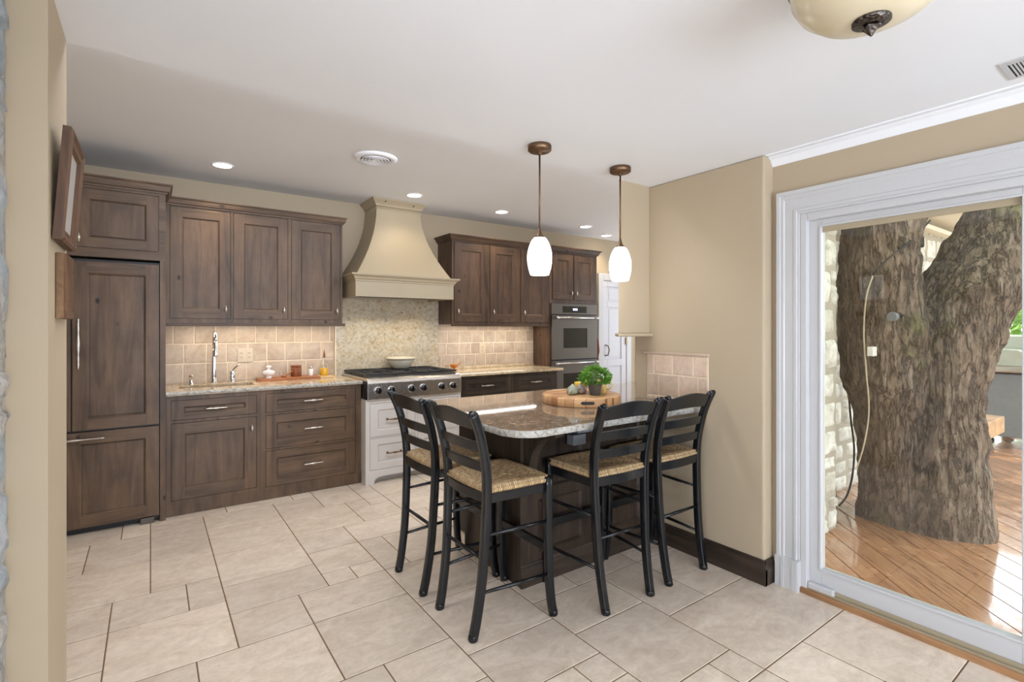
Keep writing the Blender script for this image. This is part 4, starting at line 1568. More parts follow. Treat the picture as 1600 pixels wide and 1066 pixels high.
def rounded_top():
    r = 0.15
    x0, y0, y1 = 1.312, 1.785, 2.93
    pts = []
    pts += [(x0 + r - r * math.sin(a), y0 + r - r * math.cos(a)) for a in [PI / 2 * i / 10 for i in range(11)]]   # from bottom to left
    pts += [(x0 + 0.03 - 0.03 * math.cos(a), y1 - 0.03 + 0.03 * math.sin(a)) for a in [PI / 2 * i / 4 for i in range(5)]]
    pts += [(4.2, y1), (4.2, 2.292), (2.645, 2.292), (2.645, y0)]
    return pts


def inset_poly(pts, d):
    n = len(pts)
    res = []
    for i in range(n):
        p0, p1, p2 = Vector(pts[i - 1]), Vector(pts[i]), Vector(pts[(i + 1) % n])
        e1 = (p1 - p0).normalized()
        e2 = (p2 - p1).normalized()
        n1 = Vector((e1.y, -e1.x))
        n2 = Vector((e2.y, -e2.x))
        b = (n1 + n2)
        b = b / max(0.3, b.length_squared) * 2
        res.append(tuple(p1 + b * d * 0.5 * 1.0))
    return res


P = rounded_top()
area = sum(P[i - 1][0] * P[i][1] - P[i][0] * P[i - 1][1] for i in range(len(P)))
sg = 1 if area < 0 else -1
mb = MB()
zt, zb = 0.906, 0.872
top = [mb.bm.verts.new((*p, zt)) for p in inset_poly(P, sg * 0.008)]
bot = [mb.bm.verts.new((*p, zb)) for p in inset_poly(P, sg * 0.004)]
mb.face(top, M['granite_pen'])
mb.face(bot[::-1], M['granite_pen'])
mid = [mb.bm.verts.new((*p, zt - 0.007)) for p in inset_poly(P, sg * 0.001)]
for i in range(len(P)):
    k = (i + 1) % len(P)
    mb.face([top[i], top[k], mid[k], mid[i]], M['granite_pen'], True)
    mb.face([mid[i], mid[k], bot[k], bot[i]], M['granite_pen'])
mb.build('slab', None, pt)
mb = MB()
edge = P[:16]
dense = []
EP = [P[-1]] + edge
for a, b in zip(EP, EP[1:]):
    L = math.dist(a, b)
    q = max(1, int(L / 0.02))
    for i in range(q):
        dense.append((a[0] + (b[0] - a[0]) * i / q, a[1] + (b[1] - a[1]) * i / q))
dense.append(EP[-1])
rows = []
for i, p in enumerate(dense):
    a, b = dense[max(0, i - 1)], dense[min(len(dense) - 1, i + 1)]
    t = Vector((b[0] - a[0], b[1] - a[1])).normalized()
    nrm = Vector((t.y, -t.x)) * (-sg)
    row = []
    for d_, z_ in ((0.001, 0.9045), (0.004, 0.9005), (0.006, 0.892), (0.005, 0.882), (0.0, 0.8725)):
        d2_ = d_ + 0.0035 * mnoise.noise(Vector((p[0] * 26, p[1] * 26, z_ * 60)))
        row.append(mb.bm.verts.new((p[0] + nrm.x * d2_, p[1] + nrm.y * d2_, z_)))
    rows.append(row)
for a, b in zip(rows, rows[1:]):
    for j in range(4):
        mb.face([a[j], b[j], b[j + 1], a[j + 1]], None, True)
mb.build('chiselled_edge', M['granite_edge'], pt)

# tile on the pillar above the peninsula
pb = splash('tile_backsplash', 1.732, 2.178, [0.908, 0.935, 1.075, 1.2], 0.145, 'yz', 2.6595, random.Random(33), 'beige tile panel with a ledge on the pillar at the end of the peninsula', mat=M['pillar_tile'])
MB().box(2.642, 2.6595, 1.722, 2.205, 1.2, 1.218).build('ledge', M['pillar_tile'], pb, bevel=0.006, seg=3)

# ---- things on the peninsula
cb = thing('cutting_board', (2.185, 2.31, 0.906), 'thick round butcher-block board on the granite peninsula', 'cutting board')
rr, bx, by = 0.242, 2.185, 2.31
MB().lathe([(rr - 0.006, 0.0), (rr, 0.006), (rr, 0.049), (rr - 0.006, 0.055)], (bx, by, 0.906), 72).build('block', M['butcher'], cb)
ang = math.atan2(-by, -bx) + 0.16
mb = MB()
ring = [ang + (i - 7) * 0.0235 for i in range(15)]
for i_, (a0, a1) in enumerate(zip(ring, ring[1:])):
    e0 = 0.0095 if 0 < i_ < 13 else 0.006
    r1 = rr + 0.0008
    mb.quad([(bx + r1 * math.cos(a0), by + r1 * math.sin(a0), 0.934 - e0), (bx + r1 * math.cos(a1), by + r1 * math.sin(a1), 0.934 - e0), (bx + r1 * math.cos(a1), by + r1 * math.sin(a1), 0.934 + e0), (bx + r1 * math.cos(a0), by + r1 * math.sin(a0), 0.934 + e0)])
mb.build('grip_slot', M['glaze'], cb)
ZT = 0.961


def leaf_cluster(name, c, rx, ry, rz, count, size, rnd, mat, parent):
    mb = MB()
    for i in range(count):
        th, ph = rnd.uniform(0, 2 * PI), math.acos(rnd.uniform(-0.5, 1))
        q = rnd.uniform(0.45, 1.0) ** 0.6
        p = Vector((c[0] + rx * q * math.sin(ph) * math.cos(th), c[1] + ry * q * math.sin(ph) * math.sin(th), c[2] + rz * q * math.cos(ph)))
        d = Vector((math.cos(th) * math.sin(ph), math.sin(th) * math.sin(ph), math.cos(ph) * 0.5 + rnd.uniform(-0.5, 0.3)))
        d += Vector((rnd.uniform(-.5, .5), rnd.uniform(-.5, .5), rnd.uniform(-.4, .4)))
        d.normalize()
        sd = d.cross(Vector((rnd.uniform(-1, 1), rnd.uniform(-1, 1), rnd.uniform(0.2, 1)))).normalized()
        up = sd.cross(d)
        L = size * rnd.uniform(0.7, 1.3)
        W = L * 0.36
        A = mb.bm.verts.new(p)
        B = mb.bm.verts.new(p + d * L * 0.5 + sd * W + up * L * 0.06)
        C_ = mb.bm.verts.new(p + d * L - up * L * 0.08)
        D_ = mb.bm.verts.new(p + d * L * 0.5 - sd * W + up * L * 0.06)
        Em = mb.bm.verts.new(p + d * L * 0.5)
        mb.face([A, B, Em], None, True)
        mb.face([B, C_, Em], None, True)
        mb.face([C_, D_, Em], None, True)
        mb.face([D_, A, Em], None, True)
    return mb.build(name, mat, parent, normals=False)


pl = thing('potted_plant', (2.206, 2.21, ZT), 'small leafy green plant in a dark grey pot on the round board', 'plant')
MB().lathe([(0.030, 0), (0.032, 0.003), (0.041, 0.055), (0.043, 0.060), (0.045, 0.060), (0.045, 0.074), (0.040, 0.074), (0.038, 0.064)], (2.206, 2.21, ZT), 28).build('pot', M['pot'], pl)
MB().lathe([(0.039, 0.060), (0.01, 0.066)], (2.206, 2.21, ZT), 20).build('soil', M['soil'], pl)
leaf_cluster('foliage', (2.206, 2.21, ZT + 0.105), 0.088, 0.088, 0.062, 460, 0.027, random.Random(3), M['leaf_bright'], pl)
mb = MB()
rnd = random.Random(8)
for i in range(9):
    a = rnd.uniform(0, 2 * PI)
    r = rnd.uniform(0.02, 0.06)
    mb.tube([(2.206 + 0.01 * math.cos(a), 2.21 + 0.01 * math.sin(a), ZT + 0.068), (2.206 + r * math.cos(a), 2.21 + r * math.sin(a), ZT + 0.13)], 0.0018, 5)
mb.build('stems', M['leaf_bright'], pl)


def shell(name, c, rnd, label, mat, s=1.0):
    o = thing(name, c, label, 'ornament')
    mb = MB()
    mb.lathe([(0.012, 0.0), (0.030, 0.004), (0.040, 0.018), (0.038, 0.034), (0.026, 0.048), (0.014, 0.056), (0.009, 0.062), (0.003, 0.066)], c, 20, sx=1.0 * s, sy=0.85 * s)
    mb.build('body', mat, o)
    MB().tube([(c[0] - 0.02 * s, c[1] - 0.012, c[2] + 0.032), (c[0] - 0.043 * s, c[1] - 0.02, c[2] + 0.022), (c[0] - 0.052 * s, c[1] - 0.022, c[2] + 0.006)], [0.010, 0.007, 0.003], 8).build('spout', mat, o)
    return o


shell('ceramic_bird', (2.10, 2.295, ZT), random.Random(1), 'grey-green rounded ceramic ornament on the round board, leftmost of the two', M['green_stone'])
shell('ceramic_bird', (2.172, 2.30, ZT), random.Random(2), 'mottled brown rounded ceramic ornament on the round board beside the plant', M['brown_stone'])
yb = thing('yellow_bowl', (2.235, 2.36, ZT), 'small yellow bowl on the round board behind the plant pot', 'bowl')
MB().lathe([(0.025, 0), (0.028, 0.004), (0.042, 0.04), (0.046, 0.062), (0.043, 0.062), (0.038, 0.04), (0.02, 0.008)], (2.235, 2.36, ZT), 24).build('bowl', M['yellow'], yb)
mg = thing('mug', (2.325, 2.27, ZT), 'pale yellow mug with a curved handle right of the plant pot', 'mug')
MB().lathe([(0.028, 0), (0.030, 0.003), (0.034, 0.04), (0.036, 0.075), (0.033, 0.075), (0.030, 0.04), (0.02, 0.006)], (2.325, 2.27, ZT), 24).build('cup', M['mug'], mg)
MB().tube([(2.354, 2.252, ZT + 0.066), (2.376, 2.238, ZT + 0.064), (2.384, 2.232, ZT + 0.045), (2.374, 2.24, ZT + 0.024), (2.352, 2.254, ZT + 0.016)], 0.0055, 8).build('handle', M['mug'], mg)

# ================================================================== BAR STOOLS
SQ = []
for cx_, cy_, a0 in ((1, 1, 0), (-1, 1, 90), (-1, -1, 180), (1, -1, 270)):
    for k_ in (0, 45, 90):
        SQ.append((cx_ * 0.72 + 0.28 * math.cos(R(a0 + k_)), cy_ * 0.72 + 0.28 * math.sin(R(a0 + k_))))


def sq(a, b):
    return [(u * a, v * b) for u, v in SQ]


def smooth_path(pts, n):
    """Catmull-Rom through pts"""
    P_ = [Vector(p) for p in pts]
    P_ = [P_[0] * 2 - P_[1]] + P_ + [P_[-1] * 2 - P_[-2]]
    res = []
    for i in range(1, len(P_) - 2):
        for k in range(n):
            t = k / n
            a, b, c, d_ = P_[i - 1:i + 3]
            res.append(0.5 * ((2 * b) + (c - a) * t + (2 * a - 5 * b + 4 * c - d_) * t * t + (3 * b - a - 3 * c + d_) * t ** 3))
    res.append(P_[-2])
    return res


def rear_post(s):
    return smooth_path([(s * 0.156, -0.004, 0), (s * 0.160, 0.016, 0.10), (s * 0.166, 0.038, 0.26), (s * 0.172, 0.050, 0.45), (s * 0.177, 0.056, 0.62), (s * 0.182, 0.050, 0.74), (s * 0.187, 0.026, 0.86), (s * 0.191, 0.000, 0.94), (s * 0.196, -0.026, 1.0)], 5)


def post_at(s, z):
    p = rear_post(s)
    for a, b in zip(p, p[1:]):
        if a.z <= z <= b.z:
            return a.lerp(b, (z - a.z) / (b.z - a.z))
    return p[-1]


def make_stool():
    root = thing('bar_stool', (0, 0, 0), '', 'bar stool', 'black ladder-back bar stools around the peninsula')
    BK = M['black_wood']
    for s in (-1, 1):
        p = rear_post(s)
        mb = MB()
        rs = [1.0] * len(p)
        mb.tube(p, 1.0, sec=sq(0.0185, 0.0165), up=(0, 1, 0), m=BK)
        mb.lathe([(0.020, 0.0), (0.021, 0.004), (0.021, 0.022), (0.019, 0.026)], (s * 0.156, -0.002, 0), 14, m=BK)
        # outward curled ear
        mb.tube([(s * 0.194, -0.020, 0.985), (s * 0.199, -0.034, 1.004), (s * 0.206, -0.044, 1.012)], [1.0, 0.8, 0.35], sec=sq(0.017, 0.015), up=(0, 1, 0), m=BK)
        mb.build('leg', None, root)
        fp = smooth_path([(s * 0.206, 0.416, 0), (s * 0.203, 0.402, 0.08), (s * 0.2, 0.392, 0.22), (s * 0.198, 0.388, 0.45), (s * 0.198, 0.386, 0.665)], 5)
        mb = MB()
        mb.tube(fp, 1.0, sec=sq(0.0175, 0.0165), up=(0, 1, 0), m=BK)
        mb.lathe([(0.020, 0.0), (0.021, 0.004), (0.021, 0.022), (0.019, 0.026)], (s * 0.206, 0.415, 0), 14, m=BK)
        mb.build('leg', None, root)
    # seat frame
    mb = MB()
    for s in (-1, 1):
        mb.prism([(s * 0.170, 0.05), (s * 0.196, 0.39), (s * 0.172, 0.39), (s * 0.148, 0.05)], 'z', 0.588, 0.632)
    mb.box(-0.19, 0.19, 0.376, 0.396, 0.588, 0.632)
    arc = [(-0.172 + 0.344 * i / 12, 0.044 - 0.018 * math.sin(PI * i / 12)) for i in range(13)]
    mb.prism(arc + [(x, y + 0.022) for x, y in arc[::-1]], 'z', 0.598, 0.645)
    mb.build('seat_frame', BK, root, world=False, bevel=0.004)
    # woven rush seat: four wrapped triangles
    mb = MB()
    uvl = mb.bm.loops.layers.uv.new('UVMap')
    N = 14

    def corner(i):
        return [(-0.178, 0.052), (0.178, 0.052), (0.199, 0.400), (-0.199, 0.400)][i]
    cc = (0.0, 0.23)
    zc, ze = 0.657, 0.668
    for q in range(4):
        a, b = corner(q), corner((q + 1) % 4)
        grid = []
        ex, ey = b[0] - a[0], b[1] - a[1]
        L = math.hypot(ex, ey)
        nx, ny = ey / L, -ex / L
        for i in range(-3, N + 1):
            row = []
            f = max(0, i) / N
            for j in range(N + 1):
                t = j / N
                bow = 0.012 * math.sin(PI * t) if q == 0 else 0.006 * math.sin(PI * t)
                px = a[0] + ex * t + nx * bow
                py = a[1] + ey * t + ny * bow
                x = px + (cc[0] - px) * f
                y = py + (cc[1] - py) * f
                z = ze - (ze - zc) * min(1, f * 1.3) + 0.006 * math.sin(PI * min(1, f * 2.4)) - 0.004 * abs(2 * t - 1) ** 4
                if i < 0:
                    z = ze - (0.010, 0.022, 0.034)[-i - 1] - 0.004 * abs(2 * t - 1) ** 4
                    off = (0.008, 0.007, -0.004)[-i - 1]
                    x += nx * off
                    y += ny * off
                row.append((mb.bm.verts.new((x, y, z)), t * L * (1 - f) + L * f * 0.5, f))
            grid.append(row)
        grid = [grid[2], grid[1], grid[0]][::1] + grid[3:]
        grid = sorted(range(len(grid)), key=lambda k: k) and grid
        # order rows: lowest wrap first
        for r0, r1 in zip(grid, grid[1:]):
            for j in range(N):
                vs = [r0[j], r0[j + 1], r1[j + 1], r1[j]]
                if len({v[0] for v in vs}) < 3:
                    continue
                fc_ = mb.face([v[0] for v in vs], None, True)
                if fc_:
                    for l, v in zip(fc_.loops, vs):
                        l[uvl].uv = (v[1], v[2])
    # closing underside
    mb.prism([(-0.165, 0.06), (0.165, 0.06), (0.185, 0.388), (-0.185, 0.388)], 'z', 0.628, 0.648)
    mb.build('seat', M['rush'], root, world=False, normals=True)
    # ladder back
    def slat(z0, z1, bow, arch=0.0):
        mb = MB()
        n = 16
        A0, B0 = post_at(-1, (z0 + z1) / 2), post_at(1, (z0 + z1) / 2)
        fr_, bk_ = [], []
        for i in range(n + 1):
            t = i / n
            bx = A0.x + (B0.x - A0.x) * t
            s_ = math.sin(PI * t)
            y0 = post_at(1, z0).y - bow * s_
            y1 = post_at(1, min(z1, 0.999)).y - bow * s_
            za = z0 + arch * 0.35 * s_ ** 2
            zb_ = z1 + arch * s_ ** 1.5
            fr_.append(((bx, y0 + 0.008, za), (bx, y1 + 0.008, zb_)))
            bk_.append(((bx, y0 - 0.008, za), (bx, y1 - 0.008, zb_)))
        V = [[mb.bm.verts.new(p) for p in (f_[0], f_[1], k_[1], k_[0])] for f_, k_ in zip(fr_, bk_)]
        for a, b in zip(V, V[1:]):
            for j in range(4):
                mb.face([a[j], a[(j + 1) % 4], b[(j + 1) % 4], b[j]])
        mb.face(V[0])
        mb.face(V[-1][::-1])
        return mb
    slat(0.925, 0.992, 0.022, 0.022).build('crest_rail', BK, root, world=False, bevel=0.003)
    slat(0.822, 0.868, 0.024, 0.006).build('slat', BK, root, world=False, bevel=0.003)
    slat(0.732, 0.776, 0.024, 0.006).build('slat', BK, root, world=False, bevel=0.003)
    # stretchers
    for z in (0.453, 0.20):
        for s in (-1, 1):
            p0 = post_at(s, z)
            MB().tube([(p0.x, p0.y, z), (s * 0.186, 0.22, z), (s * 0.199, 0.392, z)], [0.007, 0.0095, 0.007], 10).build('stretcher', BK, root, world=False)
    p0 = post_at(1, 0.345)
    MB().tube([(-p0.x, p0.y, 0.345), (0, p0.y, 0.345), (p0.x, p0.y, 0.345)], [0.007, 0.0095, 0.007], 10).build('stretcher', BK, root, world=False)
    MB().box(-0.198, 0.198, 0.378, 0.398, 0.30, 0.345).build('footrest', BK, root, world=False, bevel=0.005)
    return root


stool = make_stool()
places = [((1.137, 2.524), -90, 'black rush-seat bar stool at the peninsula end nearest the range'),
          ((1.148, 2.050), -90, 'black rush-seat bar stool at the rounded granite corner, nearest the viewer'),
          ((1.925, 1.697), -2, 'black rush-seat bar stool at the long granite edge, farther from the pillar'),
          ((2.398, 1.700), 0, 'black rush-seat bar stool closest to the tan pillar and its baseboard')]
for i, ((x, y), a, lab) in enumerate(places):
    o = stool if i == 0 else copy_tree(stool)
    o.location = (x, y, 0)
    o.rotation_euler = (0, 0, R(a))
    o['label'] = lab

# ================================================================== CEILING FIXTURES


def pendant(loc, z_top, z_bot, label):
    x, y = loc
    t = thing('pendant_lamp', (x, y, ZD), label, 'pendant lamp', 'pendant lamps over the peninsula')
    MB().lathe([(0.058, ZD), (0.060, ZD - 0.004), (0.060, ZD - 0.026), (0.054, ZD - 0.031), (0.014, ZD - 0.031), (0.011, ZD - 0.042), (0.005, ZD - 0.05)], (x, y, 0), 32).build('canopy', M['bronze'], t)
    MB().lathe([(0.0045, ZD - 0.045), (0.0045, z_top + 0.035)], (x, y, 0), 10).build('rod', M['bronze'], t)
    MB().lathe([(0.006, z_top + 0.05), (0.009, z_top + 0.035), (0.014, z_top + 0.018), (0.030, z_top + 0.0), (0.028, z_top - 0.004)], (x, y, 0), 20).build('cap', M['bronze'], t)
    h = z_top - z_bot
    shp = [(0.0, 0.030), (0.06, 0.039), (0.14, 0.047), (0.26, 0.0555), (0.40, 0.0615), (0.54, 0.0632), (0.68, 0.0618), (0.82, 0.057), (0.94, 0.0505), (1.0, 0.047)]
    mb = MB()
    mb.lathe([(r, z_top - f * h) for f, r in shp] + [(0.043, z_bot + 0.002), (0.050, z_bot + 0.05)], (x, y, 0), 32, caps=False)
    mb.build('shade', M['lamp_glass'], t)
    lamp('pendant_bulb', 'POINT', (x, y, z_bot - 0.03), 0.6, (1.0, 0.97, 0.92), radius=0.05)
    return t


pendant((1.602, 1.997), 1.826, 1.638, 'lit white egg-shaped pendant on a bronze rod, left of the two over the peninsula')
pendant((2.201, 2.002), 1.833, 1.641, 'lit white egg-shaped pendant on a bronze rod, nearer the tan hanging wall')


def downlight(x, y, label):
    t = thing('recessed_light', (x, y, ZK), label, 'recessed light', 'recessed lights in the kitchen ceiling')
    MB().lathe([(0.078, ZK - 0.0005), (0.078, ZK - 0.004), (0.066, ZK - 0.008), (0.062, ZK - 0.005), (0.062, ZK - 0.001)], (x, y, 0), 32, caps=False).build('trim_ring', M['ceil'], t)
    MB().lathe([(0.062, ZK - 0.004), (0.02, ZK - 0.005)], (x, y, 0), 32).build('lens', M['can_light'], t)
    lamp('downlight', 'SPOT', (x, y, ZK - 0.02), 6 if 1.8 < x < 2.2 else 15, (1.0, 0.84, 0.62), (0, 0, 0), spot=R(125), blend=0.7, radius=0.06)


downlight(0.442, 4.405, 'lit recessed ceiling light above the sink run, leftmost of the row')
downlight(1.998, 4.361, 'lit recessed ceiling light just in front of the range hood')
downlight(3.042, 4.443, 'lit recessed ceiling light above the right wall cabinet')
downlight(4.32, 4.489, 'lit recessed ceiling light above the oven cabinet')
downlight(4.96, 4.76, 'small recessed ceiling light farthest right, by the white door')

v = thing('ceiling_vent', (1.334, 3.572, ZK), 'round white air vent in the kitchen ceiling in front of the hood', 'vent')
mb = MB()
mb.lathe([(0.155, ZK - 0.0005), (0.155, ZK - 0.004), (0.14, ZK - 0.016), (0.112, ZK - 0.020), (0.106, ZK - 0.012)], (1.334, 3.572, 0), 40, caps=False)
mb.build('rim', M['ceil'], v)
MB().lathe([(0.108, ZK - 0.0025), (0.01, ZK - 0.003)], (1.334, 3.572, 0), 40).build('opening', M['vent_dark'], v)
for r0 in (0.092, 0.070, 0.048, 0.022):
    MB().lathe([(r0, ZK - 0.004), (r0 + 0.010, ZK - 0.024), (r0 + 0.006, ZK - 0.025), (r0 - 0.006, ZK - 0.005)], (1.334, 3.572, 0), 36, caps=False).build('louvre_ring', M['ceil'], v)

v = thing('ceiling_vent', (2.50, 0.2, ZD), 'white slotted air vent in the dining ceiling near the glass door', 'vent')
MB().cells(2.414, 2.60, -0.05, 0.447, ZD - 0.005, ZD - 0.0005, [(2.447, 2.582, -0.02, 0.428)], None, 'xy').build('frame', M['trim'], v, bevel=0.003)
MB().box(2.445, 2.584, -0.022, 0.43, ZD - 0.0035, ZD - 0.0005).build('opening', M['vent_dark'], v)
for i in range(46):
    y = 0.4195 - i * 0.0095
    MB().box(2.447, 2.582, y - 0.0025, y + 0.0025, ZD - 0.0048, ZD - 0.0030).build('louvre', M['trim'], v)

fm = thing('ceiling_light', (1.40, 0.48, ZD), 'cream alabaster bowl ceiling light with a dark hammered finial', 'ceiling light')
fx, fy = 1.40, 0.48
MB().lathe([(0.09, ZD - 0.0005), (0.09, ZD - 0.03), (0.05, ZD - 0.04)], (fx, fy, 0), 32).build('canopy', M['hammered'], fm)
MB().lathe([(0.168, ZD - 0.065), (0.172, ZD - 0.080), (0.168, ZD - 0.108), (0.150, ZD - 0.140), (0.114, ZD - 0.170), (0.064, ZD - 0.187), (0.02, ZD - 0.191)], (fx, fy, 0), 48).build('bowl', M['alabaster'], fm)
MB().lathe([(0.170, ZD - 0.055), (0.178, ZD - 0.060), (0.178, ZD - 0.070), (0.169, ZD - 0.073)], (fx, fy, 0), 40).build('rim', M['hammered'], fm)
MB().lathe([(0.033, ZD - 0.184), (0.040, ZD - 0.190), (0.040, ZD - 0.196), (0.014, ZD - 0.200)], (fx, fy, 0), 28).build('finial_disc', M['hammered'], fm)
MB().lathe([(0.012, ZD - 0.198), (0.020, ZD - 0.206), (0.002, ZD - 0.228)], (fx, fy, 0), 4, smooth=False).build('finial', M['hammered'], fm)

# ---- picture and plaque on the left wall
pf = thing('picture_frame', (-0.2, 1.99, 1.62), 'brown wooden picture frame leaning out from the left wall', 'picture frame')
pa, pb_ = 1.846, 2.14
mb = MB()


def fpt(y, s, d):
    """s along the tilted height 0..0.315, d out from the back"""
    t = R(4.0)
    return (-0.219 + s * math.sin(t) + d * math.cos(t), y, 1.615 + s * math.cos(t) - d * math.sin(t))


H_ = 0.315
fprof = [(0.0, 0.0), (0.0, 0.018), (0.008, 0.024), (0.020, 0.018), (0.034, 0.018), (0.040, 0.010), (0.040, 0.0)]
rings = []
for ins, dd in fprof:
    rings.append([mb.bm.verts.new(fpt(y, s, dd)) for y, s in ((pa + ins, ins), (pb_ - ins, ins), (pb_ - ins, H_ - ins), (pa + ins, H_ - ins))])
for a, b in zip(rings, rings[1:]):
    for i in range(4):
        k = (i + 1) % 4
        mb.face([a[i], a[k], b[k], b[i]])
mb.build('moulding', M['frame_wood'], pf)
mb = MB()
mb.quad([fpt(y, s, 0.009) for y, s in ((pa + 0.038, 0.038), (pb_ - 0.038, 0.038), (pb_ - 0.038, H_ - 0.038), (pa + 0.038, H_ - 0.038))])
mb.quad([fpt(y, s, 0.001) for y, s in ((pa, 0), (pb_, 0), (pb_, H_), (pa, H_))])
mb.build('print', M['pic_glass'], pf)
pq = thing('wall_plaque', (-0.213, 2.03, 1.49), 'small rustic wooden plaque on the left wall below the picture frame', 'plaque')
MB().box(-0.2215, -0.2035, 1.925, 2.13, 1.397, 1.586).build('board', M['plaque_wood'], pq, bevel=0.002)
mb = MB()
rnd = random.Random(2)
rows = []
for i in range(15):
    z = 1.398 + 0.187 * i / 14
    o_ = rnd.uniform(-0.0012, 0.003)
    rows.append([mb.bm.verts.new(p) for p in ((-0.2036, 1.93, z), (-0.2005 + o_, 1.94, z), (-0.1995 + o_, 2.11, z), (-0.2036, 2.125, z))])
for a, b in zip(rows, rows[1:]):
    for j in range(3):
        mb.face([a[j], a[j + 1], b[j + 1], b[j]], None, True)
mb.build('live_edge_face', M['frame_wood'], pq)

ts = thing('hanging_towel', (4.72, 4.62, 1.0), 'red-brown patterned cloth hanging beside the double oven', 'towel')
mb = MB()
rows = []
for i in range(13):
    z = 1.25 - 0.30 * i / 12
    w = 0.010 + 0.028 * math.sin(PI * min(1, i / 11)) + 0.01 * (i / 12)
    rows.append([mb.bm.verts.new((4.726 + w * 0.5 * math.sin(t) + 0.004 * math.sin(i), 4.70 + w * math.cos(t), z)) for t in [2 * PI * j / 10 for j in range(10)]])
for a, b in zip(rows, rows[1:]):
    for j in range(10):
        k = (j + 1) % 10
        mb.face([a[j], a[k], b[k], b[j]], None, True)
mb.face(rows[0])
mb.face(rows[-1][::-1])
mb.build('cloth', M['fabric_red'], ts)

# ================================================================== GARDEN SIDE
ZO = -0.12
rnd = random.Random(17)
mb = MB()
lay = mb.bm.loops.layers.float_color.new('tint')
ad_ = R(47.5)
du = Vector((math.cos(ad_), math.sin(ad_)))
dv = Vector((-math.sin(ad_), math.cos(ad_)))
bw_ = 0.155
for i in range(-62, 40):
    v0 = i * bw_
    u = -8 + rnd.uniform(0, 2.0)
    while u < 16:
        L = rnd.uniform(2.4, 4.2)
        t = rnd.random()
        c4 = []
        for uu, vv in ((u + 0.003, v0 + 0.004), (u + L - 0.003, v0 + 0.004), (u + L - 0.003, v0 + bw_ - 0.004), (u + 0.003, v0 + bw_ - 0.004)):
            p = du * uu + dv * vv
            c4.append((p.x, p.y))
        u += L
        # clip against the house wall x = 2.95 and the deck outline
        poly = c4

        def clip(poly, f):
            res = []
            for a, b in zip(poly, poly[1:] + poly[:1]):
                fa, fb = f(a), f(b)
                if fa >= 0:
                    res.append(a)
                if fa * fb < 0:
                    k = fa / (fa - fb)
                    res.append((a[0] + (b[0] - a[0]) * k, a[1] + (b[1] - a[1]) * k))
            return res
        for f in (lambda p: p[0] - 2.95, lambda p: 11.0 - p[0], lambda p: p[1] + 5.0, lambda p: 2.04 - p[1]):
            poly = clip(poly, f)
            if len(poly) < 3:
                break
        if len(poly) < 3:
            continue
        top = [mb.bm.verts.new((x, y, ZO)) for x, y in poly]
        bot = [mb.bm.verts.new((x, y, ZO - 0.03)) for x, y in poly]
        fs = [mb.face(top, M['deck'])]
        for k in range(len(poly)):
            fs.append(mb.face([bot[k], bot[(k + 1) % len(poly)], top[(k + 1) % len(poly)], top[k]], M['deck']))
        for f_ in fs:
            if f_:
                for l in f_.loops:
                    l[lay] = (t, t, t, 1)
mb.box(2.95, 11.0, -5.0, 2.04, ZO - 0.08, ZO - 0.031, M['deck_gap'])
struct(mb.build('deck', None))
struct(MB().box(2.95, 40, -30, 30, -0.6, -0.3).build('ground', M['ground']))

mb = rough_stone_wall('p', 2.96, 4.165, ZO, 2.75, lambda u, z, d: (u, 1.665 - d, z), random.Random(5), 0.16, 0.30, 0.16, 0.42, M['stone'], 0.008, 0.03)
mb.box(2.951, 4.16, 1.655, 2.05, ZO, 2.75, M['mortar'])
struct(mb.build('stone_wall', None))
mb = rough_stone_wall('q', 4.16, 8.6, ZO, 2.62, lambda u, z, d: (u, 2.02 - d, z), random.Random(6), 0.15, 0.30, 0.18, 0.5, M['stone'], 0.008, 0.03)
mb.box(4.16, 8.6, 2.01, 2.05, ZO, 2.62, M['mortar'])
struct(mb.build('stone_wall', None))
struct(MB().box(2.95, 9.2, 1.35, 2.6, 2.62, 2.66).box(2.95, 9.2, 1.33, 1.36, 2.62, 2.85).box(7.0, 9.2, 1.9, 2.0, 2.50, 2.55).build('soffit', M['soffit']))

tr = thing('tree', (4.82, 1.3, ZO), 'massive forked tree trunk growing through the deck outside the glass door', 'tree')
LB = [(4.771, 1.442, -0.156, 0.33), (4.749, 1.458, 0.129, 0.287), (4.735, 1.468, 0.43, 0.265), (4.716, 1.481, 0.681, 0.277), (4.688, 1.502, 0.931, 0.311), (4.667, 1.516, 1.182, 0.326), (4.655, 1.525, 1.433, 0.321), (4.640, 1.536, 1.784, 0.295), (4.632, 1.542, 1.934, 0.283), (4.665, 1.518, 2.185, 0.285), (4.700, 1.494, 2.435, 0.29), (4.765, 1.446, 2.786, 0.34), (4.816, 1.41, 3.337, 0.353)]
RB = [(4.863, 1.192, -0.156, 0.395), (4.865, 1.191, 0.12, 0.358), (4.872, 1.185, 0.466, 0.33), (4.878, 1.181, 0.707, 0.318), (4.886, 1.175, 0.948, 0.318), (4.896, 1.168, 1.189, 0.339), (4.947, 1.132, 1.43, 0.372), (5.006, 1.090, 1.623, 0.385), (5.083, 1.035, 1.768, 0.38), (5.163, 0.977, 1.913, 0.37), (5.287, 0.888, 2.154, 0.375), (5.379, 0.822, 2.395, 0.40), (5.467, 0.76, 2.732, 0.491), (5.682, 0.605, 3.263, 0.538)]
RB = [(x - 0.04, y + 0.028, z, r - 0.035) if z < 1.1 else (x - 0.01, y + 0.007, z, r - 0.022) for x, y, z, r in RB]
mb = MB()
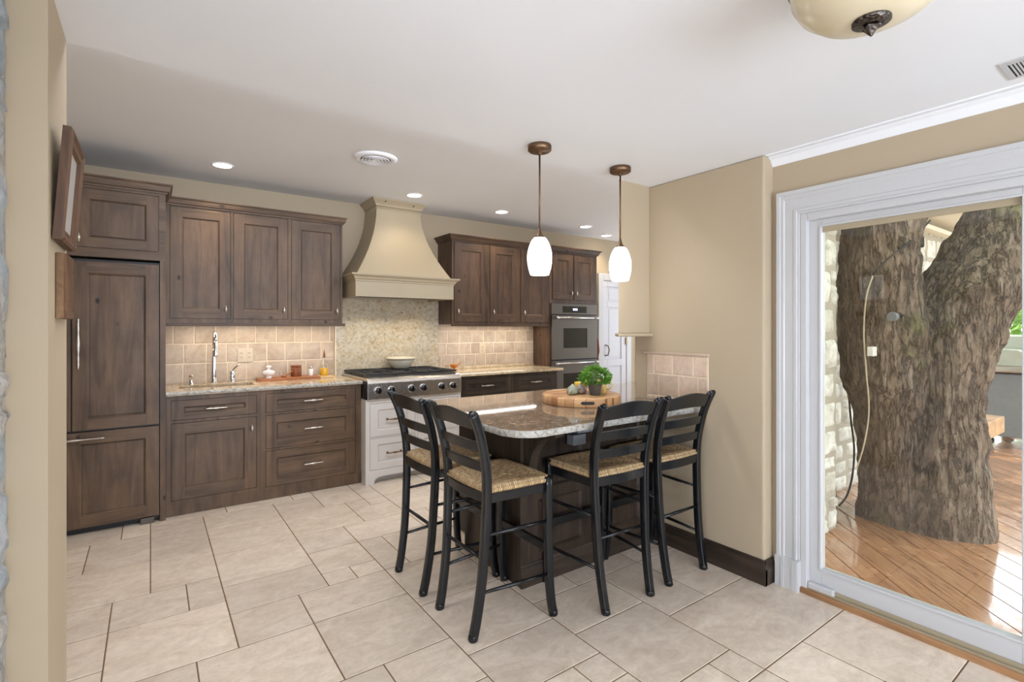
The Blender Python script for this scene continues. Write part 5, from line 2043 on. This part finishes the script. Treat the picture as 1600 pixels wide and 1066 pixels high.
for B_, sd_ in ((LB, 3.0), (RB, 9.0)):
    rows = []
    for (a, b) in zip(B_, B_[1:]):
        for k in range(3):
            t = k / 3
            x, y, z, r = (a[i] + (b[i] - a[i]) * t for i in range(4))
            ring = []
            for j in range(40):
                an = 2 * PI * j / 40
                rr_ = (r - 0.032) * (1 + 0.07 * mnoise.noise(Vector((math.cos(an) * 1.6 + sd_, math.sin(an) * 1.6, z * 1.3))) + 0.03 * math.sin(5 * an + z * 0.8 + sd_))
                ring.append(mb.bm.verts.new((x + rr_ * math.cos(an), y + rr_ * math.sin(an), z)))
            rows.append(ring)
    for a, b in zip(rows, rows[1:]):
        for j in range(40):
            mb.face([a[j], a[(j + 1) % 40], b[(j + 1) % 40], b[j]], None, True)
    mb.face(rows[0][::-1])
    mb.face(rows[-1])
trunk = mb.build('trunk', M['bark'], tr)
rm = trunk.modifiers.new('union', 'REMESH')
rm.mode = 'VOXEL'
rm.voxel_size = 0.016
rm.use_smooth_shade = True
sm = trunk.modifiers.new('soften', 'SMOOTH')
sm.iterations = 6
tx = bpy.data.textures.new('bark_plates', 'CLOUDS')
tx.noise_scale = 0.06
tx.noise_depth = 3
dm = trunk.modifiers.new('plates', 'DISPLACE')
dm.texture = tx
dm.texture_coords = 'OBJECT'
te = bpy.data.objects.new('bark_scale', None)
te.scale = (1, 1, 2.4)
col.objects.link(te)
te.parent = trunk
dm.texture_coords_object = te
dm.strength = 0.045
dm.mid_level = 0.5
tx2 = bpy.data.textures.new('bark_lumps', 'CLOUDS')
tx2.noise_scale = 0.22
dm2 = trunk.modifiers.new('lumps', 'DISPLACE')
dm2.texture = tx2
dm2.texture_coords = 'LOCAL'
dm2.strength = 0.06
dm2.mid_level = 0.5


unseen_canopy = leaf_cluster('crown', (5.6, 0.0, 5.4), 5.2, 5.2, 1.9, 2600, 0.62, random.Random(40), M['leaf_tree'], tr)  # unseen leaf canopy, added to shade the deck and trunk from the sky
for p_ in ([(4.82, 1.40, 3.25), (4.9, 1.35, 4.2), (4.3, 1.9, 5.4)], [(5.66, 0.62, 3.2), (5.95, 0.4, 4.0), (6.9, -0.6, 5.4)]):
    MB().tube(smooth_path(p_, 6), [0.36 - 0.26 * i / 12 for i in range(13)], 16).build('limb', M['bark'], tr)


def cable(name, pts, r, mat, label, cat):
    o = MB().tube(smooth_path(pts, 8), r, 6).build(name, mat)
    tag(o, label, cat)
    return o


# bench, grill, shrubs
bn = thing('bench', (6.6, 1.45, ZO), 'chunky brown timber bench on the wet deck behind the tree', 'bench')
MB().box(6.15, 7.04, 1.25, 1.65, 0.31, 0.475).build('seat', M['timber'], bn, bevel=0.01)
for x in (6.28, 6.62):
    MB().box(x - 0.05, x + 0.05, 1.31, 1.59, ZO, 0.31).build('leg', M['cable_dark'], bn)
gr = thing('grill', (9.25, 1.45, ZO), 'large grey outdoor gas grill at the far end of the deck', 'grill')
mb = MB()
mb.box(8.6, 9.9, 1.15, 1.8, 0.02, 0.80)
mb.build('cabinet', M['grill_grey'], gr, bevel=0.01)
for k in range(3):
    mb = MB()
    for q in range(3):
        mb.box(8.99 + k * 0.13, 9.09 + k * 0.13, 1.142, 1.15, 0.46 + q * 0.035, 0.478 + q * 0.035)
    mb.build('vent_slots', M['shadow_black'], gr)
MB().box(8.5, 10.0, 1.08, 1.85, 0.82, 0.90).build('worktop', M['steel'], gr, bevel=0.02, seg=3)
MB().prism([(1.16, 0.90), (1.16, 1.10), (1.22, 1.22), (1.34, 1.27), (1.74, 1.27), (1.80, 1.2), (1.80, 0.90)], 'x', 8.85, 9.95).build('lid', M['grill_lid'], gr, bevel=0.02, seg=3)
MB().prism([(1.18, 0.90), (1.25, 1.0), (1.4, 1.10), (1.78, 1.12), (1.78, 0.90)], 'x', 8.55, 8.84).build('side_lid', M['grill_lid'], gr, bevel=0.01)
for x in (8.7, 9.8):
    for y in (1.25, 1.7):
        MB().lathe([(0.06, -0.025), (0.06, 0.025)], (x, y, -0.06), 14, 'x').build('caster', M['shadow_black'], gr)
rs_ = random.Random(12)
shr = [(12.4, 2.2, 1.15, 'bright leafy bush nearest behind the grey grill'), (15.4, -0.4, 1.9, 'tall bright green shrub seen beyond the right edge of the trunk')]
for x, y, s_, lab in shr:
    b_ = thing('shrub', (x, y, -0.3), lab, 'shrub')
    leaf_cluster('foliage', (x, y, s_ * 0.75), s_ * 0.8, s_ * 0.8, s_ * 0.95, 1500, 0.20, rs_, M['leaf_tree'], b_)
    MB().tube([(x, y, -0.32), (x + 0.05, y, s_ * 0.5), (x, y + 0.05, s_)], [0.08, 0.05, 0.03], 8).build('stem', M['bark'], b_)

# cords and small fittings on the trunk
cable('cord', [(4.835, 1.273, 2.19), (4.677, 1.29, 2.09), (4.521, 1.305, 2.00), (4.34, 1.385, 1.87), (4.253, 1.45, 1.75)], 0.007, M['cable_dark'], 'dark cord running up across the fork of the trunk', 'cord')
cable('cord', [(4.253, 1.45, 1.75), (4.236, 1.485, 1.59), (4.235, 1.50, 1.335), (4.25, 1.49, 1.054), (4.27, 1.48, 0.77), (4.25, 1.50, 0.537), (4.23, 1.54, 0.343)], 0.0055, M['cable_pale'], 'pale cord hanging down the left side of the trunk', 'cord')
cable('cord', [(4.907, 1.857, 0.90), (4.902, 1.836, 0.614), (4.88, 1.80, 0.347), (4.82, 1.79, 0.13), (4.74, 1.80, -0.03), (4.637, 1.821, -0.105)], 0.008, M['cable_dark'], 'dark cable dropping behind the trunk to the deck by the stone wall', 'cord')
spl = thing('spotlight', (4.36, 1.345, 1.45), 'small dark spotlight fixed to the middle of the trunk', 'spotlight')
MB().tube([(4.49, 1.345, 1.46), (4.42, 1.34, 1.465), (4.34, 1.345, 1.455)], 0.012, 8).build('arm', M['cable_dark'], spl)
MB().lathe([(0.014, 0.05), (0.03, 0.03), (0.033, -0.02), (0.030, -0.03)], (4.31, 1.345, 1.45), 16, 'x').build('head', M['grill_grey'], spl)
jb = MB().box(4.22, 4.29, 1.435, 1.475, 1.165, 1.235).build('junction_box', M['white_ceramic'], bevel=0.005)
tag(jb, 'small white box fixed low on the left side of the trunk', 'junction box')
lb = thing('string_bulb', (4.70, 1.30, 1.98), 'black socket with a clear bulb hanging in the fork of the trunk', 'light bulb')
MB().lathe([(0.012, 2.075), (0.028, 2.05), (0.03, 1.985), (0.024, 1.975)], (4.70, 1.30, 0), 16).build('socket', M['cable_dark'], lb)
MB().lathe([(0.02, 1.976), (0.035, 1.94), (0.046, 1.895), (0.042, 1.855), (0.022, 1.83), (0.003, 1.825)], (4.70, 1.30, 0), 18).build('bulb', M['clear'], lb)
bd = MB().prism([(4.62, -0.12), (4.70, -0.12), (4.655, 0.27), (4.60, 0.27)], 'y', 1.86, 1.90).build('board', M['cable_dark'])
tag(bd, 'dark board leaning against the stone wall behind the trunk', 'board')
